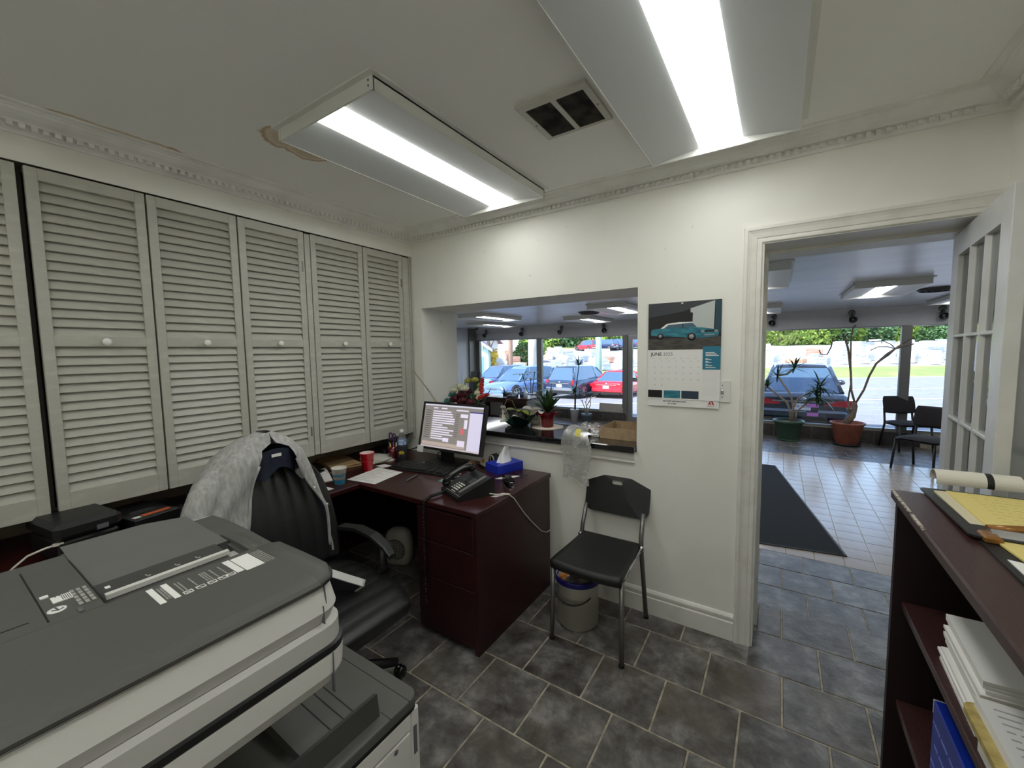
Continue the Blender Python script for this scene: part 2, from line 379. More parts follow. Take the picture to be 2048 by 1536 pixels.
# floors: grout bed, then every tile
fl = struct('floor', MB().box(-.5,3.36,-3.4,.44,-.25,-.0035), M_grout)
sf = struct('floor_showroom', MB().box(-5.3,6.3,.43,YW+.1,-.4,FS-.0035), M_grout)
_tm = {}
def tile(parent, x0, x1, y0, y1, z, m_, name, g=.0042):
    sx, sy = round(x1-x0-2*g, 3), round(y1-y0-2*g, 3)
    if sx < .015 or sy < .015: return
    k = (sx, sy, m_.name)
    if k not in _tm: _tm[k] = MB().box(-sx/2,sx/2,-sy/2,sy/2,-.012,0,b=.0022).mesh(name, m_)
    o = bpy.data.objects.new(name, _tm[k]); COL.objects.link(o); o.parent = parent; o.location = ((x0+x1)/2, (y0+y1)/2, z+random.uniform(-.0006,.0004))
ys = [.44, .15]; y = -.157
while y > -3.2: ys.append(y); y -= .307
ys.append(-3.25)
for r_ in range(len(ys)-1):
    y1, y0 = ys[r_], ys[r_+1]
    off = 2.25 if r_ % 2 == 0 else 2.404
    lo, hi = (2.436, 3.168) if y0 >= 0 else (-.36, 3.2)
    i = -12
    while off+.304*i < hi:
        a, b = off+.304*i, off+.304*(i+1); i += 1
        a, b = max(a, lo), min(b, hi)
        if b-a < .02: continue
        if y0 < 0 < y1 and a < 2.40 and b > 2.40:     # tile notched by the door jamb: clipped at the wall
            tile(fl, a, 2.42, y0, 0, 0, M_slate, 'slate_tile'); tile(fl, 2.42, b, y0, y1, 0, M_slate, 'slate_tile', .0005); continue
        tile(fl, a, b, y0, (0 if (y0 < 0 < y1 and b <= 2.42) else y1), 0, M_slate, 'slate_tile')
# step edge
obj('slate_riser', MB().box(2.436,3.168,.432,.444,FS,-.013), M_slate, fl)
# showroom: slate border, beige field
ys = [.46, .79, 1.09, 1.41, 1.71]
for r_ in range(4):
    off = 2.565 if r_ % 2 == 0 else 2.405
    i = -2
    while off+.303*i < 4.2:
        tile(sf, off+.303*i, off+.303*(i+1), ys[r_], ys[r_+1], FS, M_slate, 'slate_tile'); i += 1
ys = [5.69, 5.99, 6.3, 6.6, 6.9, 7.21]
for r_ in range(5):
    off = 2.4 if r_ % 2 == 0 else 2.55
    for i in range(-17, 9):
        if -9 < i < -1: continue
        tile(sf, off+.303*i, off+.303*(i+1), ys[r_], ys[r_+1], FS, M_slate, 'slate_tile')
for j in range(20):
    for i in range(-1, 8):
        tile(sf, 2.592+.2*i, 2.592+.2*(i+1), 1.71+.199*j, 1.71+.199*(j+1), FS, M_beige, 'beige_tile', .002)
mb = MB()      # the rest of the tiled field, hardly seen
for j in range(20):
    for i in range(-36, 16):
        if -2 < i < 8: continue
        x, y = 2.592+.2*i, 1.71+.199*j; mb.box(x+.002, x+.198, y+.002, y+.197, FS-.01, FS)
o = obj('beige_tile_field', mb, M_beige, sf); o['kind'] = 'stuff'
mb = MB()
for r_ in range(4):
    for i in range(-25, 12):
        x = 2.4+.303*i
        if 1.9 < x < 4.1: continue
        mb.box(x+.003, x+.3, .46+.3125*r_+.003, .46+.3125*(r_+1)-.003, FS-.01, FS)
for r_ in range(5):
    for i in range(-9, -1):
        x = 2.4+.303*i; mb.box(x+.003, x+.3, 5.69+.304*r_+.003, 5.69+.304*(r_+1)-.003, FS-.01, FS)
o = obj('slate_tile_field', mb, M_slate, sf); o['kind'] = 'stuff'

# showroom shell
struct('ceiling_showroom', MB().box(-5.3,6.3,YS,YW+.5,ZS,ZS+.45), M_showceil)
struct('wall_showroom_left', MB().box(-5.3,-5.12,YS,YW+.15,FS,ZS), M_showwall)
struct('wall_showroom_right', MB().box(6.1,6.3,YS,YW+.15,FS,ZS), M_showwall)
mb = MB().box(-5.12,6.1,YW-.005,YW+.15,1.905,ZS)                     # header over the windows
hp = ((YW,2.10),(YW-.012,2.10),(YW-.02,2.115),(YW-.05,2.16),(YW-.075,2.205),(YW-.09,2.225),(YW-.09,ZS),(YW,ZS))
mb.prism(hp, 0, -5.12, 6.1)
struct('wall_window', mb, M_showwall)
curb = struct('wall_window_curb', MB().box(-5.12,-.535,YW-.06,YW+.12,FS,.044).box(.62,6.1,YW-.06,YW+.12,FS,.044), M_grout)
ctm = MB().box(-.148,.148,-.006,.006,-.117,.117,b=.002).mesh('curb_tile', M_curb)
for i in range(-15, 13):
    x = .62+.303*i+.15
    if x > .62 or x < -.66:
        o = bpy.data.objects.new('curb_tile', ctm); COL.objects.link(o); o.parent = curb; o.location = (x if x > .62 else x+.06, YW-.064, FS+.122)
# aluminium shop front: sill, head, mullions and panes
def window(nm, x0, x1, z0=.044, z1=1.905):
    w = struct(nm, MB().box(x0,x1,YW-.02,YW+.05,z0,z0+.045).box(x0,x1,YW-.02,YW+.05,z1-.022,z1).box(x0,x0+.028,YW-.02,YW+.05,z0,z1).box(x1-.028,x1,YW-.02,YW+.05,z0,z1), M_alu)
    obj('pane', MB().box(x0+.02,x1-.02,YW+.012,YW+.018,z0+.04,z1-.02), M_glass, w)
window('window_1', -5.02, -2.93); window('window_2', -2.93, -.59); window('window_3', .72, 2.05); window('window_4', 2.05, 4.30); window('window_5', 4.30, 6.0)
M_mull = mat('mullion_grey', (118,117,114), .45, metal=.3)
for i, (x, w_) in enumerate(((-5.04,.09), (-2.93,.075), (-.592,.055), (.67,.055), (2.05,.055), (4.311,.066))):
    struct('trim_%d' % (10+i), MB().box(x-w_,x+w_,YW-.045,YW+.06,.044 if -.9 < 0 and i not in (2,3) else FS,1.9), M_mull)
# window of the left return wall of the showroom
struct('trim_16', MB().box(-5.125,-5.06,YW-.35,YW-.05,FS,ZS), M_mull)
d = struct('door_2', MB().box(-.53,-.42,YW,YW+.045,FS,1.9).box(.50,.61,YW,YW+.045,FS,1.9).box(-.42,.50,YW,YW+.045,1.80,1.9).box(-.42,.50,YW,YW+.045,FS,-.04).box(-.42,.5,YW+.005,YW+.04,.80,.86), M_alu)
obj('pane', MB().box(-.43,.51,YW+.018,YW+.024,-.05,1.81), M_glass, d)
obj('push_bar', MB().tube([(-.40,YW-.04,.88),(.48,YW-.04,.88)], .014).box(-.41,-.39,YW-.04,YW+.01,.87,.89).box(.47,.49,YW-.04,YW+.01,.87,.89), M_chrome, d)
# ================================================================== ceiling lamps
M_lampw = mat('lamp_enamel', (222,222,216), .35)
M_refl = mat('lamp_reflector', (214,217,218), .45)
M_lens = emit_mat('lamp_lens', (253,255,251), TUBE_OFFICE)
M_lens2 = emit_mat('lamp_lens_showroom', (250,252,255), TUBE_SHOW)
def ceiling_lamp(loc, label, group, lens, drop=.057, W_=.60, L_=1.20, parts=True):
    t = thing('ceiling_lamp', label, 'lamp', loc, 0, group)
    w, l = W_/2, L_/2
    mb = MB()
    for a in ((-w,-w+.006,-l,l), (w-.006,w,-l,l)): mb.box(*a, -drop, 0)
    mb.box(-w-.02,w+.02,-l-.025,l+.025,-.010,-.001)
    mb.box(-w,w,-l,l,-.016,-.009)
    obj('housing', mb, M_lampw, t)
    obj('end_plate', MB().box(-w,w,-l-.004,-l+.004,-drop,0).box(-w,-w+.012,-l-.006,-l-.004,-drop,-.012), M_lampw, t)
    obj('end_plate', MB().box(-w,w,l-.004,l+.004,-drop,0), M_lampw, t)
    for s in (-1, 1):
        pts = [(s*(w-.004), -drop+.001), (s*.088, -drop+.03), (s*.088, -drop+.034), (s*(w-.004), -drop+.005)]
        obj('reflector', MB().prism(pts, 1, -l+.004, l-.004), M_refl, t)
    n = 8; pts = [(.087*math.cos(math.pi*i/n), -drop+.031-.012*math.sin(math.pi*i/n)) for i in range(n+1)] + [(-.087,-drop+.036), (.087,-drop+.036)]
    obj('lens', MB().prism(pts, 1, -l+.006, l-.006), lens, t)
    if parts:
        mb = MB()
        for z in (-.022, -.04): mb.sph((w-.02, -l-.005, z), .0035, 6, 4)
        obj('screw', mb, M_ink, t)
    return t
ceiling_lamp((1.02,-.79,ZC), 'long fluorescent ceiling lamp above the desk with a brown water stain at its corner', 'office ceiling lamps', M_lens)
ceiling_lamp((2.249,-.83,ZC), 'long fluorescent ceiling lamp cut by the top edge, right of the square vent', 'office ceiling lamps', M_lens)

ceiling_lamp((2.62,-2.62,ZC), 'added fluorescent ceiling lamp, unseen behind the camera on the right, to raise the light', 'office ceiling lamps', M_lens)  # added out of view to brighten the office
o = ceiling_lamp((1.0,-2.86,ZC), 'added fluorescent ceiling lamp, unseen behind the camera on the left, to raise the light', 'office ceiling lamps', M_lens); o.rotation_euler = (0,0,R(90))  # second added lamp out of view, more bounce onto ceiling and walls
# ceiling vent
M_soot = mat('sooty_louvre', (70,68,62), .7, c2=(26,25,24), ns=14, nlo=.4, nhi=.6)
M_ventw = mat('vent_enamel', (196,194,184), .5)
t = thing('ceiling_vent', 'square white ceiling vent with sooty double louvres beside the lamp', 'vent', (1.755,-.81,ZC))
mb = MB().box(-.147,-.122,-.142,.142,-.012,0).box(.122,.147,-.142,.142,-.012,0).box(-.122,.122,-.142,-.105,-.012,0).box(-.122,.122,.125,.142,-.012,0).box(-.010,.010,-.105,.125,-.012,0)
obj('frame', mb, M_ventw, t)
obj('backing', MB().box(-.122,.122,-.105,.125,-.002,0), M_dark, t)
for x0, x1 in ((-.122,-.010), (.010,.122)):
    mb = MB()
    for i in range(17):
        y = -.1+.0135*i; mb.prism([(y,-.003), (y+.009,-.0105), (y+.0095,-.0095), (y+.0005,-.002)], 0, x0, x1)
    o = obj('louvre_bank', mb, M_soot, t)
for x in (-.134,.134): obj('screw', MB().sph((x,.01,-.012), (.004,.004,.002), 8, 4), M_ink, t)

# ================================================================== louvred cabinet doors on the left wall
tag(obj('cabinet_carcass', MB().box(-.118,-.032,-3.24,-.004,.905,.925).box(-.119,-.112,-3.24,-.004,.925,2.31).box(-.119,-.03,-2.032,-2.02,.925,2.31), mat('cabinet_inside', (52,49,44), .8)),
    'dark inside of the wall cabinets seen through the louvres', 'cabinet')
M_knob = mat('white_knob', (238,237,232), .15, coat=.5)
def louver_door(y0, y1, label, knob=None, hinge=None):
    t = thing('louver_door', label, 'cabinet door', (0,(y0+y1)/2,.90), 0, 'louvred cabinet doors')
    h = (y1-y0)/2-.002; s = .036
    mb = MB().box(-.028,0,-h,-h+s,0,1.410,b=.002).box(-.028,0,h-s,h,0,1.410,b=.002)
    obj('frame', mb, M_sage, t)
    for a, b_ in ((0,.087), (.70,.745), (1.362,1.410)): obj('rail', MB().box(-.027,-.0008,-h+s-.001,h-s+.001,a,b_,b=.0015), M_sage, t)
    sm = MB().prism([(-.024,.019), (-.003,-.0215), (.0005,-.0195), (-.0195,.021)], 1, -h+s-.003, h-s+.003).mesh('slat', M_sage)
    for z0 in (.087, .745):
        n = 16; p = (.613 if z0 < .5 else .617)/n
        for i in range(n):
            o = bpy.data.objects.new('slat', sm); COL.objects.link(o); o.parent = t; o.location = (-.005,0,z0+p*(i+.5))
    if knob is not None:
        k = knob-(y0+y1)/2; q = TR(0,k,.721,0,90,0)
        obj('knob', MB().lathe([(.0001,0),(.008,.0),(.0065,.012),(.012,.018),(.0165,.024),(.016,.030),(.009,.034),(.0001,.035)], 20, M=q), M_knob, t)
    if hinge is not None:
        for z in (.16,1.2): obj('hinge', MB().box(.0,.004,hinge-.004,hinge+.004,z-.03,z+.03), M_grey, t)
    return t
louver_door(-2.42,-2.034, 'sage louvre door cut off by the left edge of the photo')
louver_door(-2.016,-1.647, 'first full sage louvre door from the left, above the boxed label printer', -1.826)
louver_door(-1.644,-1.262, 'second full sage louvre door from the left, left of the draped jacket', -1.447)
louver_door(-1.259,-.886, 'third full sage louvre door from the left, right behind the draped jacket', -1.074, hinge=.17)
louver_door(-.846,-.458, 'fourth full sage louvre door from the left, above the red cup', -.642)
louver_door(-.455,-.094, 'last sage louvre door, next to the corner and the monitor', -.257, hinge=.165)
tag(obj('filler_strip', MB().box(-.026,-.001,-.883,-.849,.903,2.305,b=.001), M_sage), 'narrow sage filler strip between two pairs of louvre doors', 'trim strip')
tag(obj('filler_strip', MB().box(-.026,-.001,-.091,-.032,.903,2.305,b=.001).box(-.02,.004,-.03,-.022,.86,2.31), M_sage), 'narrow sage filler strip in the corner beside the last louvre door', 'trim strip')

# ================================================================== pass-through counter
M_granite = mat('black_granite', (20,20,22), .06, coat=.4, c2=(34,34,36), ns=60)
tag(obj('counter_top', MB().box(.102,1.813,-.045,.455,.953,.990,b=.005), M_granite), 'glossy black stone counter top in the pass-through opening', 'counter')

# ================================================================== glazed door standing open
M_doorp = mat('door_paint', (214,214,211), .38, c2=(202,202,198), ns=6)
M_dglass = glass_mat('door_glass', (.93,.94,.95), .3)
d1 = thing('door_1', 'white glazed door standing open into the office', 'door', (3.158,.30,0.01), math.degrees(math.atan2(-.788,-.071)))
del d1['category']; d1['kind'] = 'structure'
L = .80; us = (.11,.29,.325,.50,.53,.69); zs = [(1.587-.352*i, 1.925-.352*i) for i in range(5)]; T = .018
mb = MB().box(0,.11,-T,T,0,2.02,b=.002).box(.69,L,-T,T,0,2.02,b=.002).box(.11,.69,-T,T,1.925,2.02).box(.11,.69,-T,T,0,.175)
obj('frame', mb, M_doorp, d1)
for a, b_ in ((.29,.325), (.50,.53)): obj('muntin', MB().prism([(a,-.004),(a+.011,-T),(b_-.011,-T),(b_,-.004),(b_,.004),(b_-.011,T),(a+.011,T),(a,.004)], 2, .175, 1.925), M_doorp, d1)
for i in range(4):
    z0, z1 = zs[i+1][1], zs[i][0]; obj('muntin', MB().box(.11,.69,-T+.001,T-.001,z0,z1,b=.003), M_doorp, d1)
for i in range(5):
    for c in range(3):
        obj('pane', MB().box(us[2*c]-.004,us[2*c+1]+.004,-.002,.002,zs[i][0]-.004,zs[i][1]+.004), M_dglass, d1)
mbk = MB()
for s in (-1, 1): mbk.lathe([(.0001,.062),(.024,.058),(.028,.045),(.022,.032),(.011,.026),(.010,.008),(.028,.004),(.028,0)], 16, M=TR(.745,s*T,.95,-90*s,0,0))
obj('door_knob', mbk, mat('brass', (150,118,62), .3, metal=1), d1)
struct('trim_5', MB().box(3.186,3.2,-.002,.43,0,2.06), M_trim)

# ================================================================== desk and return
t = thing('office_desk', 'dark mahogany desk with a right hand pedestal against the back wall', 'desk', (0,0,0))
obj('desk_top', MB().box(-.355,1.275,-.832,-.045,.730,.758,b=.003), M_mahogx, t)
obj('end_panel', MB().box(1.243,1.266,-.822,-.05,0,.73), M_mahogz, t)
obj('pedestal_body', MB().box(.848,1.243,-.80,-.09,.03,.73), M_mahogz, t)
for a, b_ in ((.03,.335), (.34,.535), (.54,.715)): obj('drawer_front', MB().box(.850,1.242,-.822,-.800,a,b_,b=.002), M_mahogz, t)
obj('modesty_panel', MB().box(-.33,.848,-.23,-.21,.12,.73), M_mahogz, t)
obj('end_panel', MB().box(-.35,-.33,-.80,-.05,0,.73), M_mahogz, t)
t = thing('return_desk', 'mahogany return of the desk running under the louvre cabinets', 'desk', (0,0,0))
obj('desk_top', MB().box(-.355,.372,-2.62,-.834,.730,.758,b=.003), M_mahog, t)
obj('back_panel', MB().box(-.34,-.32,-2.6,-.84,.1,.73), M_mahogz, t)
obj('end_panel', MB().box(-.34,.35,-2.61,-2.585,0,.73), M_mahogz, t)

# ================================================================== copier
M_cdark = mat('copier_charcoal', (84,84,80), .55, bump=.12, bs=900)
M_cdark2 = mat('copier_graphite', (66,66,64), .5, bump=.1, bs=900)
M_cwhite = mat('copier_white', (214,212,207), .42)
M_cgrey = mat('copier_pale_grey', (188,186,182), .45)
M_blackrub = mat('copier_black', (24,24,25), .45)
cx = thing('copier', 'large office copier with charcoal lid and white sides in the left foreground', 'copier', (1.49,-2.1,0))
CX = lambda *a: MB
def cpart(name, mb, m_, parent=None):
    for i, v in enumerate(mb.v): mb.v[i] = (v[0]-1.49, v[1]+2.1, v[2])
    return obj(name, mb, m_, parent or cx)
Y0 = -2.52
# lower body
cpart('lower_body', MB().rrect(1.17,1.80,Y0,-1.727,.03,.715,.03), M_cwhite)
cpart('foot_plinth', MB().box(1.2,1.77,Y0+.03,-1.76,0,.03), M_blackrub)
for z0, z1 in ((.05,.24),(.246,.43),(.436,.668)): cpart('paper_drawer', MB().box(1.79,1.806,Y0+.03,-1.755,z0,z1,b=.003), M_cwhite)
cpart('front_door_seam', MB().box(1.80,1.807,Y0+.03,-1.755,.674,.712,b=.002), M_cwhite)
cpart('corner_cover', MB().box(1.777,1.803,-1.752,-1.7245,.05,.712,b=.004), M_cwhite)
cpart('grip_recess', MB().box(1.79,1.8045,-1.745,-1.735,.60,.67), M_ink)
cpart('power_lamp', MB().sph((1.807,-1.80,.655), (.002,.006,.006), 10, 6), M_ink)
cpart('black_rim', MB().rrect(1.172,1.806,Y0,-1.722,.712,.731,.03), M_blackrub)
cpart('deck', MB().rrect(1.165,1.812,Y0,-1.728,.729,.751,.03,b=.004), M_cdark)
cpart('deck_groove', MB().box(1.2,1.813,-1.762,-1.7605,.7495,.7515).box(1.778,1.813,-1.8165,-1.815,.7495,.7515), M_blackrub)
# output tray block between deck and scanner
tb = MB().prism([(1.20,.751),(1.778,.751),(1.774,.772),(1.2,.80)], 1, -1.98, -1.823)
cpart('output_tray', tb, M_cdark)
cpart('tray_wall', MB().prism([(1.765,.745),(1.786,.745),(1.779,.80),(1.766,.795)], 1, Y0, -1.823), M_cdark2)
for y in (-1.862,-1.885,-1.915): cpart('tray_groove', MB().prism([(1.4,.7895),(1.767,.7728),(1.767,.7738),(1.4,.7905)], 1, y-.001, y+.001), M_blackrub)
cpart('tray_pocket', MB().box(1.25,1.764,Y0,-1.985,.62,.66).box(1.25,1.27,Y0,-1.985,.62,.88), M_blackrub)
cpart('tray_pocket_floor', MB().rrect(1.40,1.70,Y0,-1.99,.66,.705,.03), M_cdark2)
cpart('scanner_column', MB().box(1.2,1.50,Y0,-1.95,.74,.93), M_blackrub)
# scanner body: bands with rounded far corner
def ring(xf, yf, z, r=.05, n=6, x0=1.20):
    out = [(x0, Y0, z), (x0, yf, z)]
    for k in range(n+1):
        a = R(90-90*k/n); out.append((xf-r+r*math.cos(a), yf-r+r*math.sin(a), z))
    return out + [(xf, Y0, z)]
cpart('scanner_base', MB().loft([ring(1.765,-1.92,.900), ring(1.790,-1.903,.917), ring(1.806,-1.896,.945), ring(1.808,-1.894,.985)], smooth=False), M_cwhite)
cpart('base_seam', MB().box(1.80,1.8088,-1.9395,-1.938,.905,.985), M_ink)
cpart('black_band', MB().loft([ring(1.800,-1.899,.983), ring(1.808,-1.894,.987), ring(1.808,-1.894,.999), ring(1.8,-1.899,1.002)], smooth=False), M_blackrub)
cpart('scanner_frame', MB().loft([ring(1.802,-1.898,1.001), ring(1.802,-1.898,1.036), ring(1.792,-1.905,1.0425)], smooth=False), M_cgrey)
cpart('lid_gap', MB().loft([ring(1.788,-1.91,1.04), ring(1.788,-1.91,1.045)], smooth=False), M_blackrub)
cpart('lid_skirt_lower', MB().loft([ring(1.792,-1.906,1.044), ring(1.800,-1.90,1.067)], smooth=False), M_cgrey)
cpart('lid_skirt', MB().loft([ring(1.800,-1.90,1.067), ring(1.792,-1.908,1.1095)], smooth=False), M_cwhite)
cpart('skirt_seam', MB().prism([(1.7895,1.111),(1.7935,1.111),(1.7965,1.079),(1.7935,1.079)], 1, -1.9405,-1.939).prism([(1.794,1.079),(1.800,1.079),(1.802,1.045),(1.792,1.045)], 1, -1.9485,-1.947), M_ink)
cpart('lid_edge_line', MB().loft([ring(1.788,-1.912,1.100), ring(1.790,-1.910,1.1128)], smooth=False), M_cgrey)
# the charcoal lid: front cover, feeder cover and document tray
cpart('lid_rim', MB().loft([ring(1.786,-1.913,1.1125,.055,6,1.553), ring(1.800,-1.902,1.117,.055,6,1.553), ring(1.800,-1.902,1.124,.055,6,1.553), ring(1.79,-1.91,1.126,.05,6,1.553)], smooth=False), M_blackrub)
cpart('front_cover', MB().prism([(1.552,1.118),(1.800,1.118),(1.802,1.124),(1.796,1.130),(1.775,1.133),(1.66,1.1335),(1.556,1.1325)], 1, Y0, -1.952, smooth=False).loft(
    [[(1.552,-1.952,1.118),(1.800,-1.952,1.118),(1.802,-1.952,1.124),(1.796,-1.952,1.130),(1.775,-1.952,1.133),(1.66,-1.952,1.1335),(1.556,-1.952,1.1325)],
     [(1.552,-1.925,1.118),(1.789,-1.925,1.118),(1.791,-1.925,1.124),(1.785,-1.925,1.1295),(1.765,-1.925,1.132),(1.66,-1.925,1.1325),(1.556,-1.925,1.1315)],
     [(1.556,-1.902,1.118),(1.745,-1.902,1.118),(1.745,-1.902,1.123),(1.742,-1.902,1.127),(1.73,-1.902,1.128),(1.66,-1.902,1.1285),(1.56,-1.902,1.127)]]), M_cdark)
cpart('ruler_channel', MB().prism([(1.44,1.10),(1.556,1.10),(1.556,1.127),(1.540,1.117),(1.504,1.1145),(1.488,1.123),(1.44,1.125)], 1, -2.186, -1.985), M_cdark2)
cpart('channel_end', MB().prism([(1.44,1.10),(1.556,1.10),(1.556,1.112),(1.52,1.104),(1.44,1.124)], 1, -1.985, -1.955), M_blackrub)
cpart('channel_far_lip', MB().loft([[(1.40,-1.958,1.118),(1.5,-1.958,1.116),(1.556,-1.958,1.112),(1.556,-1.958,1.126),(1.5,-1.958,1.129),(1.40,-1.958,1.127)],
     [(1.40,-1.925,1.118),(1.5,-1.925,1.116),(1.556,-1.925,1.112),(1.556,-1.925,1.122),(1.5,-1.925,1.124),(1.42,-1.925,1.124)]]), M_cdark)
cpart('white_ruler', MB().box(1.491,1.503,-2.178,-1.981,1.116,1.1248), M_cwhite)
# document tray: slopes up to a ridge at the back
def tray(u, v):
    y = -2.186+u*(.226); x = 1.445-v*.245
    z = 1.124+.004*v + .0*u
    hump = max(0, (v-.35)/.65)
    z += .012*hump*(1 - .9*max(0, (u-.62)/.38)**1.0)
    return (x, y, z)
mb = MB().grid(tray, 16, 12)
cpart('document_tray', mb, mat('copier_tray_grey', (104,104,101), .5, bump=.08, bs=900))
cpart('tray_end_cap', MB().prism([(1.205,1.09),(1.556,1.09),(1.556,1.116),(1.42,1.122),(1.30,1.122),(1.215,1.116)], 1, -1.966, -1.904), M_cdark)
cpart('tray_side', MB().box(1.20,1.445,-2.186,-1.962,1.09,1.1235), M_cdark)
cpart('feeder_cover', MB().prism([(1.20,1.10),(1.552,1.10),(1.552,1.131),(1.50,1.1325),(1.30,1.1355),(1.24,1.134),(1.205,1.122)], 1, Y0, -2.188), M_cdark)
cpart('cover_seam', MB().prism([(1.29,1.1352),(1.545,1.1312),(1.545,1.1318),(1.29,1.1358)], 1, -2.1895, -2.1865).prism([(1.285,1.1355),(1.54,1.1314),(1.54,1.132),(1.285,1.1361)], 1, -2.2535, -2.251).box(1.514,1.517,-2.40,-2.27,1.131,1.1325), M_blackrub)
# printed stickers on the lid (flat)
zt = 1.1338
for x0, x1, y0, y1 in ((1.566,1.640,-2.140,-2.131), (1.567,1.640,-2.120,-2.111), (1.570,1.640,-2.022,-2.010), (1.572,1.646,-2.008,-1.975)): cpart('white_sticker', MB().box(x0,x1,y0,y1,zt-.001,zt), M_paper)
cpart('white_sticker', MB().box(1.461,1.472,-2.172,-2.165,1.1225,1.1245), M_paper)
for i, y in enumerate((-2.106,-2.087,-2.069,-2.052,-2.038)):
    mb = MB(); x0, x1, y0, y1 = 1.628,1.641,y,y+.014; w = .0014
    for q in ((x0,x1,y0,y0+w), (x0,x1,y1-w,y1), (x0,x0+w,y0,y1), (x1-w,x1,y0,y1)): mb.box(*q, zt-.001, zt)
    mb.tube([(x0+.002,y0+.002,zt-.0006),(x1-.002,y1-.002,zt-.0006)], .0007, 4)
    if i == 0: mb.tube([(x1-.002,y0+.002,zt-.0006),(x0+.002,y1-.002,zt-.0006)], .0007, 4)
    cpart('pictogram', mb, M_paper)
mb = MB(); random.seed(3)
def scribble(x0, x1, y, h=.003):
    x = x0
    while x < x1:
        l_ = random.uniform(.003,.009); mb.box(x, min(x+l_, x1), y, y+h, zt-.001, zt-.0002); x += l_+.0016
for i, y in enumerate((-2.128,-2.124)): scribble(1.575,1.632,y,.0025)
for y in (-2.104,-2.099,-2.083,-2.066,-2.062,-2.058,-2.049,-2.035): scribble(1.580,1.624,y,.0022)
for y in (-1.972,-1.968,-1.964,-1.960,-1.956): scribble(1.576,1.645,y,.0018)
for i in range(3):
    for j in range(5): mb.box(1.445+.016*j,1.457+.016*j,-2.214+.008*i,-2.209+.008*i,1.1325,1.1338)
cpart('printed_text', mb, mat('print_grey', (158,157,152), .7))['kind'] = 'stuff'
zt = 1.1347
cpart('feeder_label', MB().box(1.452,1.478,-2.238,-2.214,1.131,1.1344), M_paper)
cpart('feeder_label', MB().box(1.433,1.443,-2.248,-2.238,1.133,1.1352), M_paper)
mb = MB().lathe([(.0001,0),(.0115,0),(.0115,.0015),(.0001,.0015)], 24, c=(1.507,-2.238,1.1322))
cpart('feeder_label', mb, M_paper)
mb = MB().tube([(1.499,-2.239,1.1341),(1.513,-2.2365,1.1339),(1.509,-2.231,1.1339)], .0012, 5).tube([(1.513,-2.2365,1.1339),(1.507,-2.244,1.1339)], .0012, 5)
cpart('arrow_mark', mb, M_ink)
q = MB()
for i in range(5): q.box(1.455,1.476,-2.226+.0024*i,-2.225+.0024*i,1.1338,1.1348)
cpart('ruled_lines', q, M_ink)['kind'] = 'stuff'
cpart('cover_latch', MB().box(1.531,1.548,-2.219,-2.213,1.129,1.1335), M_ink)
for y in (-2.115,-2.068,-2.033): cpart('size_mark', MB().box(1.478,1.482,y,y+.006,1.1225,1.1245).box(1.470,1.479,y-.001,y+.001,1.1225,1.1245), mat('print_grey', (158,157,152)))
text('feeder_letter', 'R', .016, M_ink, cx, TR(1.456-1.49,-2.234+2.1,1.1345,0,0,90), ext=.0002)

